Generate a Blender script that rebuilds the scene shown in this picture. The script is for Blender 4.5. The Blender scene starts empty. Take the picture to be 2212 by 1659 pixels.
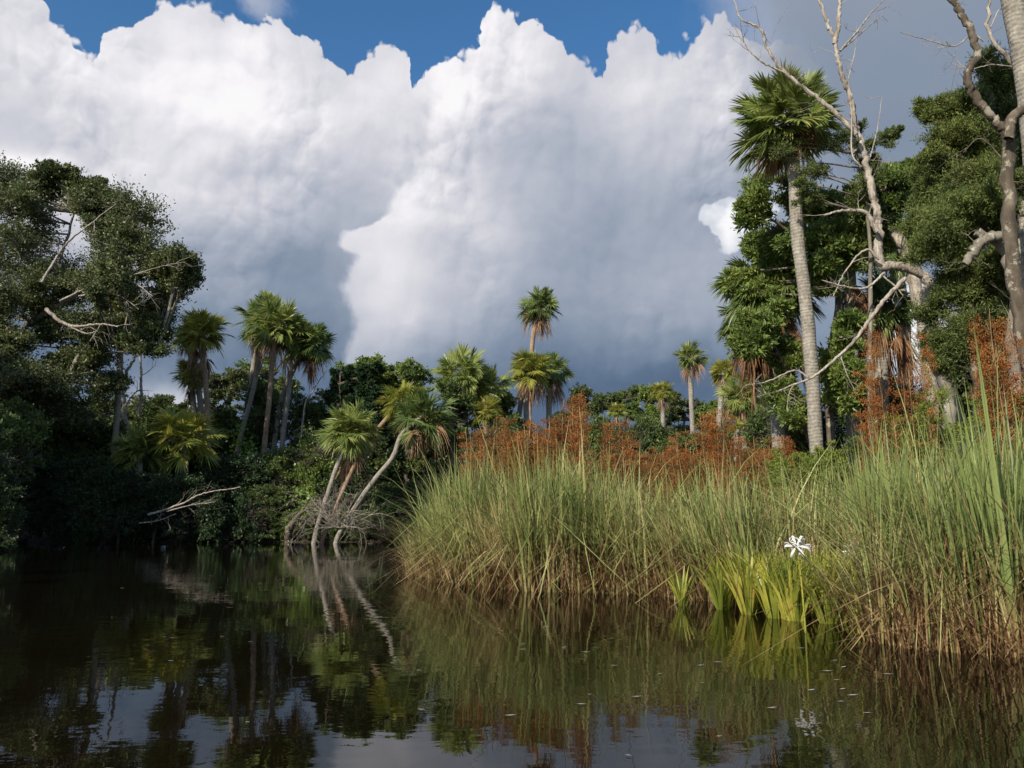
import bpy, math, random
import numpy as np
from mathutils import Vector

scene = bpy.context.scene
COL = scene.collection
# ------------------------------------------------------------------ camera
F, CX, CY, CAMZ = 1665.0, 1106.0, 829.5, 1.0
PITCH = math.atan((1130 - CY) / F)
cam_d = bpy.data.cameras.new("camera")
cam_d.sensor_width = 36.0
cam_d.lens = 36.0 * F / 2212.0
cam_d.clip_start, cam_d.clip_end = 0.1, 6000
cam = bpy.data.objects.new("camera", cam_d)
COL.objects.link(cam)
cam.location = (0, 0, CAMZ)
cam.rotation_euler = (math.pi / 2 + PITCH, 0, 0)
scene.camera = cam
scene.view_settings.view_transform = 'Standard'
scene.view_settings.look = 'None'
scene.view_settings.exposure = 0.3
scene.view_settings.gamma = 1.0
scene.cycles.max_bounces = 8
scene.cycles.transparent_max_bounces = 4
scene.cycles.sample_clamp_indirect = 4.0

ca, sa = math.cos(PITCH), math.sin(PITCH)
def P(px, py, d):
    """point at depth Y = d that the pixel (2212 x 1659 picture) looks at"""
    a, b = (px - CX) / F, (CY - py) / F
    x, y, z = a, ca - b * sa, sa + b * ca
    s = d / y
    return np.array([x * s, d, CAMZ + z * s])
def AE(px, py):
    a, b = (px - CX) / F, (CY - py) / F
    x, y, z = a, ca - b * sa, sa + b * ca
    return math.atan2(x, y), math.atan2(z, math.hypot(x, y))

# ------------------------------------------------------------------ sun
SUN_AZ, SUN_EL = math.radians(-143), math.radians(31)   # azimuth from +Y towards +X
sd = bpy.data.lights.new("sun", 'SUN')
sd.energy, sd.angle, sd.color = 5.0, math.radians(0.5), (1.0, 0.90, 0.74)
sun = bpy.data.objects.new("sun", sd)
COL.objects.link(sun)
SDIR = Vector((math.sin(SUN_AZ) * math.cos(SUN_EL), math.cos(SUN_AZ) * math.cos(SUN_EL), math.sin(SUN_EL)))
sun.rotation_euler = SDIR.to_track_quat('Z', 'Y').to_euler()
sun.location = (-30, -30, 40)

# ------------------------------------------------------------------ node helper
class NT:
    def __init__(s, tree): s.t = tree; s.n = tree.nodes; s.l = tree.links
    def new(s, typ, **kw):
        n = s.n.new(typ)
        for k, v in kw.items(): setattr(n, k, v)
        return n
    def put(s, sock, v):
        if isinstance(v, V): v = v.s
        if isinstance(v, bpy.types.NodeSocket): s.l.new(v, sock)
        elif v is not None: sock.default_value = v
    def m(s, op, *a, clamp=False):
        n = s.new('ShaderNodeMath', operation=op, use_clamp=clamp)
        for i, v in enumerate(a): s.put(n.inputs[i], v)
        return V(s, n.outputs[0])
    def vm(s, op, *a, out=0):
        n = s.new('ShaderNodeVectorMath', operation=op)
        for i, v in enumerate(a): s.put(n.inputs[i], v)
        return V(s, n.outputs[out])
    def step(s, x, a, b, lo=0.0, hi=1.0, smooth=True):
        n = s.new('ShaderNodeMapRange', interpolation_type='SMOOTHSTEP' if smooth else 'LINEAR')
        for i, v in zip((0, 1, 2, 3, 4), (x, a, b, lo, hi)): s.put(n.inputs[i], v)
        return V(s, n.outputs[0])
    def noise(s, vec, scale, detail=4, rough=0.5, col=False, dim='3D', w=None, lac=2.0, dist=0.0):
        n = s.new('ShaderNodeTexNoise', noise_dimensions=dim)
        s.put(n.inputs['Vector'], vec); s.put(n.inputs['Scale'], scale)
        n.inputs['Detail'].default_value = detail; n.inputs['Roughness'].default_value = rough
        n.inputs['Lacunarity'].default_value = lac; n.inputs['Distortion'].default_value = dist
        return V(s, n.outputs['Color' if col else 'Fac'])
    def vor(s, vec, scale, detail=3, rough=0.5, feature='SMOOTH_F1', smooth=0.4, lac=2.1):
        n = s.new('ShaderNodeTexVoronoi', voronoi_dimensions='2D', feature=feature)
        s.put(n.inputs['Vector'], vec); n.inputs['Scale'].default_value = scale
        n.inputs['Detail'].default_value = detail; n.inputs['Roughness'].default_value = rough
        n.inputs['Lacunarity'].default_value = lac; n.normalize = True
        if feature == 'SMOOTH_F1': n.inputs['Smoothness'].default_value = smooth
        return V(s, n.outputs['Distance'])
    def mix(s, f, a, b):
        n = s.new('ShaderNodeMix', data_type='RGBA')
        s.put(n.inputs[0], f); s.put(n.inputs[6], a); s.put(n.inputs[7], b)
        return V(s, n.outputs[2])
    def ramp(s, f, pts, interp='LINEAR'):
        n = s.new('ShaderNodeValToRGB'); r = n.color_ramp; r.interpolation = interp
        while len(r.elements) < len(pts): r.elements.new(0.5)
        for e, (p, c) in zip(r.elements, pts): e.position = p; e.color = (*c, 1)
        s.put(n.inputs[0], f)
        return V(s, n.outputs[0])
    def curve(s, x, pts, lo, hi):
        """piecewise function of x (range lo..hi on x), values 0..1"""
        n = s.new('ShaderNodeFloatCurve'); c = n.mapping.curves[0]
        xs = [((a - lo) / (hi - lo), b) for a, b in pts]
        while len(c.points) < len(xs): c.points.new(0.5, 0.5)
        for p, (a, b) in zip(c.points, xs): p.location = (a, b); p.handle_type = 'AUTO_CLAMPED'
        n.mapping.use_clip = False; n.mapping.update()
        s.put(n.inputs['Factor'], 1.0)
        s.put(n.inputs['Value'], s.step(x, lo, hi, smooth=False))
        return V(s, n.outputs[0])
class V:
    def __init__(s, nt, sock): s.nt, s.s = nt, sock
    def __add__(s, o): return s.nt.m('ADD', s, o)
    __radd__ = __add__
    def __sub__(s, o): return s.nt.m('SUBTRACT', s, o)
    def __rsub__(s, o): return s.nt.m('SUBTRACT', o, s)
    def __mul__(s, o): return s.nt.m('MULTIPLY', s, o)
    __rmul__ = __mul__
    def __truediv__(s, o): return s.nt.m('DIVIDE', s, o)

# ------------------------------------------------------------------ world: physical sky + cumulus
world = bpy.data.worlds.new("World")
scene.world = world
world.use_nodes = True
wt = world.node_tree
for n in list(wt.nodes): wt.nodes.remove(n)
w = NT(wt)
sky = w.new('ShaderNodeTexSky', sky_type='NISHITA', sun_disc=False, sun_elevation=SUN_EL,
            sun_rotation=SUN_AZ, air_density=1.0, dust_density=0.3, ozone_density=1.6)
tc = w.new('ShaderNodeTexCoord')
sep = w.new('ShaderNodeSeparateXYZ'); wt.links.new(tc.outputs['Generated'], sep.inputs[0])
X, Y, Z = (V(w, sep.outputs[i]) for i in range(3))
az = w.m('ARCTAN2', X, Y)
el = w.m('ARCTAN2', Z, w.m('SQRT', X * X + Y * Y))
cmb = w.new('ShaderNodeCombineXYZ'); w.put(cmb.inputs[0], az); w.put(cmb.inputs[1], el)
p0 = V(w, cmb.outputs[0])
wn = w.vm('SUBTRACT', w.noise(p0, 5.0, 3, 0.55, col=True, dim='2D'), (0.5, 0.5, 0.5))
wn2 = w.vm('SUBTRACT', w.noise(p0, 26.0, 3, 0.6, col=True, dim='2D'), (0.5, 0.5, 0.5))
pw = w.vm('ADD', w.vm('ADD', p0, w.vm('SCALE', wn, None)), w.vm('SCALE', wn2, None))
for nd, sc in ((pw.s.node, None),):
    pass
for n in wt.nodes:
    if n.type == 'VECT_MATH' and n.operation == 'SCALE':
        n.inputs['Scale'].default_value = 0.05 if n.inputs[0].links[0].from_node == wn.s.node else 0.014
LIGHT = (-0.60, 0.80)
def off(v, k):
    return w.vm('ADD', v, (LIGHT[0] * k, LIGHT[1] * k, 0))
def puffs(v):
    """heaps of round billows, four sizes riding on each other"""
    r = None
    for sc_, k, sm in ((4.5, .95, .7), (9.5, .50, .6), (21.0, .26, .5), (46.0, .19, .35)):
        d_ = w.vor(v, sc_, 0, 0.5, smooth=sm)
        t_ = (1.0 - d_ * d_ * 1.6) * k
        r = t_ if r is None else r + t_
        v = w.vm('ADD', v, (0.137 * sc_, 0.291, 0))
    return r * (1 / 1.83)
pm = w.vm('ADD', p0, w.vm('SCALE', wn, None)); pm.s.node.inputs[1].links[0].from_node.inputs['Scale'].default_value = 0.045
pm = w.vm('ADD', pm, w.vm('SCALE', wn2, None)); pm.s.node.inputs[1].links[0].from_node.inputs['Scale'].default_value = 0.010
h1 = puffs(pm); h2 = puffs(off(pm, 0.016))
soft = w.step(w.noise(p0, 4.0, 3, 0.5, dim='2D'), 0.40, 0.62, 0.25, 1.0)
def fine(v):
    a_ = w.vor(v, 62.0, 0, 0.5, smooth=0.3); b_ = w.vor(w.vm('ADD', v, (.7, .3, 0)), 125.0, 0, 0.5, smooth=0.3)
    return 1.0 - a_ * a_ - b_ * b_ * 0.45
f1 = fine(pw); f2 = fine(off(pw, 0.0042))
rel = ((h1 - h2) * 4.1 + (f1 - f2) * 0.55) * soft
g1 = w.noise(pw, 7.0, 6, 0.6, dim='2D')
sp = w.new('ShaderNodeSeparateXYZ'); w.put(sp.inputs[0], pw)
pa, pe = V(w, sp.outputs[0]), V(w, sp.outputs[1])
def blob(px, py, rx, ry, k, vec=p0):
    a, e = AE(px, py)
    d = w.vm('MULTIPLY', w.vm('SUBTRACT', vec, (a, e, 0)), (F / rx, F / ry, 0))
    q = w.vm('DOT_PRODUCT', d, d, out='Value')
    return w.m('POWER', 2.718, q * -1.0) * k
def top_curve(pts, x):
    ps = []
    for a, b in pts:
        u, v = AE(a, b); ps.append((u, v))
    return w.curve(x, ps, -0.9, 0.9)
TOP = [(-900, -500), (-300, -350), (0, -140), (90, -30), (135, 50), (170, 90), (212, 140), (245, 100), (300, 66), (350, 52), (400, 56),
       (440, 36), (490, 36), (520, 66), (600, 50), (650, 64), (700, 78), (800, 82), (850, 96), (885, 125), (897, 205), (915, 165),
       (960, 120), (1040, 112), (1056, 52), (1095, 30), (1150, 38), (1210, 70), (1228, 112), (1262, 132), (1292, 146),
       (1304, 90), (1335, 60), (1390, 62), (1440, 86), (1480, 90), (1505, 70), (1550, 60), (1600, 90), (1680, 120), (1900, 150), (2300, 100), (3200, 0)]
edge = w.m('SUBTRACT', top_curve(TOP, pa + (g1 - 0.5) * 0.03), pe) + (h1 - 0.91) * 0.15 + (g1 - 0.5) * 0.05 + (f1 - 0.7) * 0.026
m_main = w.step(edge, 0.0, 0.006)
rim = w.step(edge, 0.0, 0.10, 1.0, 0.0)
# light carried by each region of the cloud bank (where it stands in the sky)
def base_light(v):
    e = w.vm('DOT_PRODUCT', v, (0, 1, 0), out='Value')
    return w.ramp(e, [(0.0, (.06,) * 3), (0.15, (.07,) * 3), (0.20, (.17,) * 3), (0.27, (.46,) * 3), (0.40, (.60,) * 3), (0.52, (.80,) * 3), (0.72, (.80,) * 3)], 'B_SPLINE')
def sval(v):   # colour socket -> float
    return w.m('MULTIPLY', V(w, v.s), 1.0)
L = sval(base_light(pw))
for b in [(330, 190, 230, 120, .24), (560, 270, 160, 90, .20), (80, 240, 260, 260, .02), (300, 100, 60, 40, -.16), (120, 470, 260, 120, .10),
          (760, 200, 140, 130, .10), (990, 180, 80, 60, .26), (1120, 110, 90, 90, .22), (1140, 260, 90, 110, -.12), (1400, 170, 120, 60, .18), (1390, 290, 200, 50, .02),
          (590, 330, 120, 60, -.06), (450, 430, 260, 60, .16), (560, 620, 200, 130, -.10), (620, 560, 160, 60, -.06), (960, 330, 200, 100, -.02),
          (1010, 510, 190, 110, .12), (880, 620, 120, 160, .20), (1350, 480, 220, 130, -.05), (1300, 640, 300, 70, .02), (1350, 820, 400, 40, -.08), (1450, 330, 110, 120, .02),
          (370, 870, 110, 45, .6), (20, 380, 90, 40, .5), (1980, 740, 70, 90, .5)]:
    L = L + blob(*b, vec=pw)
# the centre tower, whose left flank stands bright against the shade of the one behind
E2 = [(0.0, 0.60), (0.10, 0.36), (0.17, 0.335), (0.24, 0.31), (0.262, 0.325), (0.29, 0.295), (0.33, 0.29), (0.37, 0.33), (0.42, 0.42), (0.50, 0.58), (1.0, 0.62)]
E2 = []
for px, py in [(790, 900), (775, 780), (765, 700), (752, 610), (778, 560), (752, 520), (770, 490), (830, 470), (880, 400), (930, 330), (1060, 250)]:
    a, e = AE(px, py); E2.append((e, a + 0.5))
E2 = [(-0.2, E2[0][1])] + E2 + [(0.9, E2[-1][1] + 0.2)]
ex = w.curve(pe, E2, -0.2, 0.9)
e2 = pa - (ex - 0.5) + (h1 - 0.62) * 0.05 + (g1 - 0.5) * 0.03
m2 = w.step(e2, -0.004, 0.010)
fl = w.step(e2, 0.0, 0.16, 1.0, 0.0) * w.step(pe, 0.55, 0.36) * w.step(pe, 0.08, 0.2)
L = L + m2 * fl * 0.30 - (1.0 - m2) * w.step(e2, -0.20, -0.0) * 0.05 * w.step(pe, 0.5, 0.36)
L = L + rel * w.step(el, 0.16, 0.50, 0.10, 0.40)
L = L + (w.noise(p0, 3.2, 5, 0.55, dim='2D') - 0.5) * 0.36 + (g1 - 0.5) * 0.20 + (h1 - 0.62) * 0.25
CC = [(0.0, (.075, .125, .215)), (0.18, (.13, .19, .29)), (0.36, (.26, .32, .42)), (0.55, (.44, .48, .57)), (0.76, (.70, .70, .76)), (0.95, (.97, .95, .98)), (1.0, (1.0, .99, 1.0))]
ccol = w.ramp(L * 0.87, CC)
# grey veil of the nearer storm cloud at the right, and the bright cloud showing under it
veil_e = pa - AE(1640, 100)[0] + (g1 - 0.5) * 0.12 + (pe - 0.45) * 0.25
m_veil = w.step(veil_e, -0.06, 0.10)
vcol = w.ramp(pe + (g1 - 0.5) * 0.12, [(0.0, (.20, .26, .36)), (0.28, (.26, .33, .44)), (0.45, (.235, .29, .385)), (0.62, (.30, .35, .43)), (0.8, (.25, .31, .40))])
bl = blob(1590, 455, 80, 30, 1.0, pw) + blob(1590, 500, 45, 40, .8, pw) + blob(1985, 730, 60, 90, 1.2, pw)
m_b = w.step(bl + (h1 - 0.62) * 0.9 + (g1 - 0.5) * 1.5 + (f1 - 0.7) * 0.25, 0.46, 0.58) * w.step(bl, .12, .3)
bcol = w.ramp(bl * 0.5 + rel * 0.8 + (g1 - 0.5), [(0.1, (.62, .66, .74)), (0.55, (1.0, 1.0, 1.02))])
# wisp high up, and scattered cumulus over the rest of the dome
wisp = w.step(blob(560, 5, 75, 55, 1.0, pw) + (g1 - 0.5) * 1.6, 0.35, 1.0) * 0.55
rest = w.step(w.noise(V(w, tc.outputs['Generated']), 2.6, 6, 0.55), 0.50, 0.62) * w.step(w.m('ABSOLUTE', az), 0.8, 1.3)
front = w.step(w.m('ABSOLUTE', az), 1.25, 0.9)
mask = w.m('MAXIMUM', w.m('MAXIMUM', m_main * front, wisp), rest)
cl = w.mix(m_veil * front, ccol, vcol)
cl = w.mix(m_b * front, cl, bcol)
cl = w.mix(w.m('MAXIMUM', rest * (1.0 - front), wisp), cl, (.62, .64, .70, 1))
mask = w.m('MAXIMUM', mask, m_veil * front * 0.96, clamp=True)
bg1 = w.new('ShaderNodeBackground'); hs_ = w.new('ShaderNodeHueSaturation'); hs_.inputs['Saturation'].default_value = 1.28; wt.links.new(sky.outputs[0], hs_.inputs['Color']); wt.links.new(hs_.outputs[0], bg1.inputs[0]); bg1.inputs[1].default_value = 0.12
bg2 = w.new('ShaderNodeBackground'); w.put(bg2.inputs[0], cl); bg2.inputs[1].default_value = 0.78
mx = w.new('ShaderNodeMixShader'); w.put(mx.inputs[0], mask)
wt.links.new(bg1.outputs[0], mx.inputs[1]); wt.links.new(bg2.outputs[0], mx.inputs[2])
wo = w.new('ShaderNodeOutputWorld'); wt.links.new(mx.outputs[0], wo.inputs[0])

# ------------------------------------------------------------------ materials
def mat(name):
    m = bpy.data.materials.new(name); m.use_nodes = True
    for n in list(m.node_tree.nodes): m.node_tree.nodes.remove(n)
    t = NT(m.node_tree); o = t.new('ShaderNodeOutputMaterial')
    return m, t, o
def leaf_mat(name, cols, trans=0.35, rough=0.45, nscale=0.7, spec=0.35, zcols=None):
    """leaf colours picked per leaf, drifting slowly through the crown"""
    m, t, o = mat(name)
    geo = t.new('ShaderNodeNewGeometry')
    tcn = t.new('ShaderNodeTexCoord')
    r = V(t, geo.outputs['Random Per Island'])
    n = t.noise(V(t, geo.outputs['Position']), nscale, 3, 0.6)
    f = t.m('ADD', r * 0.62, (n - 0.5) * 1.5 + 0.19, clamp=True)
    k = len(cols) - 1
    c = t.ramp(f, [(i / k, cc) for i, cc in enumerate(cols)])
    if zcols:
        sx = t.new('ShaderNodeSeparateXYZ'); t.put(sx.inputs[0], V(t, geo.outputs['Position']))
        zz = V(t, sx.outputs[2]) + (r - 0.5) * zcols[2] + (n - 0.5) * zcols[2]
        c = t.mix(t.step(zz, zcols[0], zcols[1], 1.0, 0.0), c, t.ramp(r, zcols[3]))
    pr = t.new('ShaderNodeBsdfPrincipled')
    t.put(pr.inputs['Base Color'], c); pr.inputs['Roughness'].default_value = rough
    pr.inputs['Specular IOR Level'].default_value = spec
    tr = t.new('ShaderNodeBsdfTranslucent'); hs = t.new('ShaderNodeHueSaturation')
    t.put(hs.inputs['Color'], c); hs.inputs['Hue'].default_value = 0.485; hs.inputs['Value'].default_value = 1.3
    t.l.new(hs.outputs[0], tr.inputs[0])
    mxn = t.new('ShaderNodeMixShader'); mxn.inputs[0].default_value = trans
    t.l.new(pr.outputs[0], mxn.inputs[1]); t.l.new(tr.outputs[0], mxn.inputs[2])
    t.l.new(mxn.outputs[0], o.inputs[0])
    return m
def bark_mat(name, cols, scale=6.0, stretch=0.25, bump=0.6, rings=0.0, lichen=None, dist=0.03):
    m, t, o = mat(name)
    tcn = t.new('ShaderNodeTexCoord')
    P_ = V(t, tcn.outputs['Object'])
    q = t.vm('MULTIPLY', P_, (1, 1, stretch))
    n = t.noise(q, scale, 6, 0.65)
    n2 = t.noise(P_, scale * 0.25, 4, 0.6)
    f = t.m('ADD', (n - 0.5) * 1.6 + 0.5, (n2 - 0.5) * 0.9, clamp=True)
    k = len(cols) - 1
    c = t.ramp(f, [(i / k, cc) for i, cc in enumerate(cols)])
    hgt = n
    if rings:
        sx = t.new('ShaderNodeSeparateXYZ'); t.put(sx.inputs[0], P_)
        ph = V(t, sx.outputs[2]) * rings + t.noise(P_, 3.0, 3) * 2.2
        wv = t.m('SINE', ph * 6.283)
        c = t.mix(t.step(wv, -0.9, 0.1, 0.16, 0.0), c, (*[x * 0.5 for x in cols[0]], 1))
        hgt = n + wv * 0.12
    if lichen:
        ln = t.step(t.noise(P_, scale * 0.6, 5, 0.7), 0.56, 0.62)
        c = t.mix(ln * 0.8, c, (*lichen, 1))
    pr = t.new('ShaderNodeBsdfPrincipled'); t.put(pr.inputs['Base Color'], c)
    pr.inputs['Roughness'].default_value = 0.9; pr.inputs['Specular IOR Level'].default_value = 0.15
    b = t.new('ShaderNodeBump'); b.inputs['Strength'].default_value = bump; b.inputs['Distance'].default_value = dist
    t.put(b.inputs['Height'], hgt); t.l.new(b.outputs[0], pr.inputs['Normal'])
    t.l.new(pr.outputs[0], o.inputs[0])
    return m
G = lambda r, g, b: (r, g, b)
M = {}
M['palm'] = leaf_mat('palm_green', [G(.08, .135, .035), G(.16, .22, .055), G(.25, .30, .085), G(.40, .39, .13)], 0.33, 0.38, 0.9, 0.5)
M['palm_dark'] = leaf_mat('palm_deep_green', [G(.05, .09, .03), G(.10, .155, .045), G(.16, .215, .06), G(.25, .28, .09)], 0.3, 0.4, 0.9, 0.5)
M['palm_yellow'] = leaf_mat('palm_yellow_green', [G(.13, .19, .035), G(.23, .28, .05), G(.36, .36, .075), G(.48, .40, .11)], 0.35, 0.4, 0.9, 0.4)
M['dead'] = leaf_mat('dead_frond', [G(.09, .055, .035), G(.20, .12, .07), G(.34, .22, .14), G(.42, .31, .21)], 0.12, 0.8, 1.4, 0.1)
M['dead_orange'] = leaf_mat('dead_orange_frond', [G(.07, .04, .025), G(.16, .085, .045), G(.27, .15, .08), G(.34, .24, .15)], 0.15, 0.8, 1.4, 0.1)
M['oak'] = leaf_mat('oak_leaf', [G(.045, .065, .026), G(.075, .10, .037), G(.115, .145, .05), G(.18, .20, .08)], 0.25, 0.45, 0.35)
M['broad'] = leaf_mat('broad_leaf', [G(.055, .095, .024), G(.105, .16, .038), G(.17, .235, .055), G(.27, .32, .09)], 0.3, 0.4, 0.8)
M['shrub'] = leaf_mat('shrub_leaf', [G(.035, .06, .02), G(.065, .10, .03), G(.105, .15, .04), G(.16, .20, .06)], 0.25, 0.45, 0.5)
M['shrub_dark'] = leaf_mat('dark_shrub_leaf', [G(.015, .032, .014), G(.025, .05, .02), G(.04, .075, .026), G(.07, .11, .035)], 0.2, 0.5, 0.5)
M['vine'] = leaf_mat('vine_leaf', [G(.09, .18, .03), G(.16, .28, .04), G(.25, .38, .06)], 0.35, 0.4, 1.0)
M['cedar'] = leaf_mat('cedar_foliage', [G(.05, .075, .026), G(.085, .12, .036), G(.13, .17, .045), G(.21, .23, .07)], 0.2, 0.6, 0.9, 0.2)
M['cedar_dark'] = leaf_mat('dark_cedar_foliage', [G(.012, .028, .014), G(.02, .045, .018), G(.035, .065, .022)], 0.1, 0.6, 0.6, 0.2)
M['juniper'] = leaf_mat('juniper_foliage', [G(.10, .14, .025), G(.17, .22, .04), G(.26, .30, .06)], 0.25, 0.6, 1.5, 0.2)
RT = [(0.0, (.07, .035, .018)), (0.3, (.16, .085, .04)), (0.5, (.34, .21, .09)), (0.62, (.20, .20, .07)), (1.0, (.20, .24, .08))]
M['reed'] = leaf_mat('reed_blade', [G(.12, .15, .05), G(.21, .255, .08), G(.33, .36, .13), G(.54, .47, .24)], 0.3, 0.5, 0.8, 0.3, (-0.05, 0.55, 0.9, RT))
M['reed_blue'] = leaf_mat('rush_stem', [G(.10, .145, .045), G(.18, .23, .07), G(.28, .32, .10)], 0.2, 0.45, 0.8, 0.35, (0.05, 0.5, 0.4, RT))
M['straw'] = leaf_mat('dry_blade', [G(.06, .032, .018), G(.16, .09, .045), G(.36, .24, .12), G(.58, .45, .26)], 0.25, 0.7, 1.6, 0.1)
M['rust'] = leaf_mat('rust_seed', [G(.10, .042, .017), G(.22, .085, .028), G(.31, .125, .04), G(.38, .20, .07)], 0.25, 0.8, 1.6, 0.05)
M['lily_leaf'] = leaf_mat('lily_leaf', [G(.12, .17, .035), G(.26, .31, .05), G(.44, .44, .08), G(.64, .46, .12)], 0.4, 0.35, 1.5, 0.4)
M['petal'] = leaf_mat('lily_petal', [G(.74, .74, .76), G(.82, .82, .83)], 0.3, 0.5)
M['litter'] = leaf_mat('floating_leaf', [G(.20, .19, .15), G(.40, .38, .32), G(.55, .52, .46)], 0.1, 0.6)
M['bark_palm'] = bark_mat('palm_bark', [G(.14, .125, .105), G(.26, .24, .205), G(.42, .39, .345)], 14, 0.7, 0.9, 13.0, dist=0.03)
M['bark_palm_warm'] = bark_mat('warm_palm_bark', [G(.15, .10, .07), G(.30, .21, .15), G(.44, .34, .26)], 8, 0.5, 0.7, 6.0, dist=0.03)
M['bark_grey'] = bark_mat('lichen_bark', [G(.09, .08, .065), G(.19, .17, .14), G(.33, .31, .26)], 7, 0.3, 0.8, lichen=G(.42, .43, .38))
M['bark_white'] = bark_mat('bleached_wood', [G(.06, .05, .04), G(.22, .19, .16), G(.42, .38, .33), G(.52, .48, .43)], 16, 0.12, 1.0, dist=0.04)
M['bark_brown'] = bark_mat('brown_bark', [G(.035, .028, .022), G(.095, .078, .06), G(.20, .165, .13)], 9, 0.25, 0.9, lichen=G(.30, .28, .22))
M['bark_dark'] = bark_mat('dark_bark', [G(.03, .026, .02), G(.07, .06, .05), G(.13, .115, .095)], 5, 0.3, 0.7)
M['twig'] = bark_mat('twig', [G(.13, .11, .09), G(.27, .24, .20), G(.42, .38, .32)], 6, 0.5, 0.2)

# water
m, t, o = mat('river_water'); M['water'] = m
pr = t.new('ShaderNodeBsdfPrincipled'); pr.inputs['Base Color'].default_value = (.006, .0045, .002, 1)
pr.inputs['Roughness'].default_value = 0.015; pr.inputs['IOR'].default_value = 1.33
geo = t.new('ShaderNodeNewGeometry'); Pp = V(t, geo.outputs['Position'])
q1 = t.vm('MULTIPLY', Pp, (0.8, 1.0, 1.0))
n1 = t.noise(q1, 4.5, 2, 0.45, dist=0.3); n2 = t.noise(t.vm('MULTIPLY', Pp, (0.8, 1.3, 1)), 0.5, 2, 0.5)
n3 = t.noise(t.vm('MULTIPLY', Pp, (0.6, 1.0, 1.0)), 11.0, 2, 0.5)
patch = t.step(t.noise(Pp, 0.16, 2, 0.5), 0.42, 0.66, 0.5, 1.5)
hh = (n1 * 0.0019 + n3 * 0.0006) * patch + n2 * 0.004
b = t.new('ShaderNodeBump'); b.inputs['Strength'].default_value = 1.0; b.inputs['Distance'].default_value = 1.0
t.put(b.inputs['Height'], hh); t.l.new(b.outputs[0], pr.inputs['Normal']); t.l.new(pr.outputs[0], o.inputs[0])
# mud
m, t, o = mat('marsh_mud'); M['mud'] = m
pr = t.new('ShaderNodeBsdfPrincipled'); pr.inputs['Roughness'].default_value = 0.95
geo = t.new('ShaderNodeNewGeometry'); nn = t.noise(V(t, geo.outputs['Position']), 1.5, 6, 0.65)
t.put(pr.inputs['Base Color'], t.ramp(nn, [(0.3, (.02, .016, .010)), (0.55, (.05, .04, .022)), (0.75, (.05, .06, .025))]))
bb = t.new('ShaderNodeBump'); bb.inputs['Distance'].default_value = 0.1; t.put(bb.inputs['Height'], nn); t.l.new(bb.outputs[0], pr.inputs['Normal'])
t.l.new(pr.outputs[0], o.inputs[0])

# ------------------------------------------------------------------ mesh helpers (numpy)
class MB:
    def __init__(s): s.v = []; s.f = []; s.n = 0; s.m = []
    def add(s, verts, quads, mi=0):
        verts = np.asarray(verts, np.float32).reshape(-1, 3); quads = np.asarray(quads, np.int32).reshape(-1, 4)
        s.v.append(verts); s.f.append(quads + s.n); s.n += len(verts); s.m.append(np.full(len(quads), mi, np.int32))
    def mesh(s, name, mats, smooth=False):
        v = np.concatenate(s.v); f = np.concatenate(s.f)
        me = bpy.data.meshes.new(name)
        me.vertices.add(len(v)); me.vertices.foreach_set('co', v.ravel())
        me.loops.add(f.size); me.loops.foreach_set('vertex_index', f.ravel())
        me.polygons.add(len(f))
        me.polygons.foreach_set('loop_start', np.arange(0, f.size, 4, dtype=np.int32))
        me.polygons.foreach_set('loop_total', np.full(len(f), 4, np.int32))
        me.polygons.foreach_set('material_index', np.concatenate(s.m))
        if smooth: me.polygons.foreach_set('use_smooth', np.ones(len(f), bool))
        for mm in (mats if isinstance(mats, (list, tuple)) else [mats]): me.materials.append(M[mm] if isinstance(mm, str) else mm)
        me.update(calc_edges=True)
        return me
def unit(a): return a / np.maximum(np.linalg.norm(a, axis=-1, keepdims=True), 1e-9)
RGH = np.random.default_rng(4242)
def tube(mb, pts, rad, sides=6, mi=0, cap=True):
    pts = np.asarray(pts, float); n = len(pts); rad = np.broadcast_to(np.asarray(rad, float), (n,)).copy()
    d = unit(np.gradient(pts, axis=0))
    ref = np.array([0.31, 0.95, 0.05]); 
    s = unit(np.cross(d, ref)); u = np.cross(d, s)
    a = np.linspace(0, 2 * math.pi, sides, endpoint=False)
    ring = pts[:, None] + rad[:, None, None] * (np.cos(a)[None, :, None] * s[:, None] + np.sin(a)[None, :, None] * u[:, None])
    if sides >= 8: ring = pts[:, None] + (ring - pts[:, None]) * (1 + RGH.normal(0, .07, (n, sides)) * (.35 if sides == 12 else 1) + RGH.normal(0, .02, (n, 1)))[..., None]
    i = np.arange(n - 1)[:, None] * sides; j = np.arange(sides)[None]; k = (j + 1) % sides
    q = np.stack([i + j, i + k, i + sides + k, i + sides + j], -1).reshape(-1, 4)
    mb.add(ring, q, mi)
def smoothpath(pts, n, rng=None, jit=0.0):
    pts = np.asarray(pts, float)
    if len(pts) < 3 and not jit: return np.linspace(pts[0], pts[-1], n)
    tt = np.concatenate([[0], np.cumsum(np.linalg.norm(np.diff(pts, axis=0), axis=1))]); tt /= max(tt[-1], 1e-9)
    P2 = np.vstack([2 * pts[0] - pts[1], pts, 2 * pts[-1] - pts[-2]])
    out = []
    for x in np.linspace(0, 1, n):
        i = min(np.searchsorted(tt, x, side='right') - 1, len(pts) - 2); i = max(i, 0)
        u = (x - tt[i]) / max(tt[i + 1] - tt[i], 1e-9)
        a, b, c, d = P2[i:i + 4]
        out.append(0.5 * ((2 * b) + (c - a) * u + (2 * a - 5 * b + 4 * c - d) * u * u + (3 * b - a - 3 * c + d) * u ** 3))
    out = np.array(out)
    if rng is not None and jit: out[1:-1] += rng.normal(0, jit, (n - 2, 3))
    return out
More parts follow.
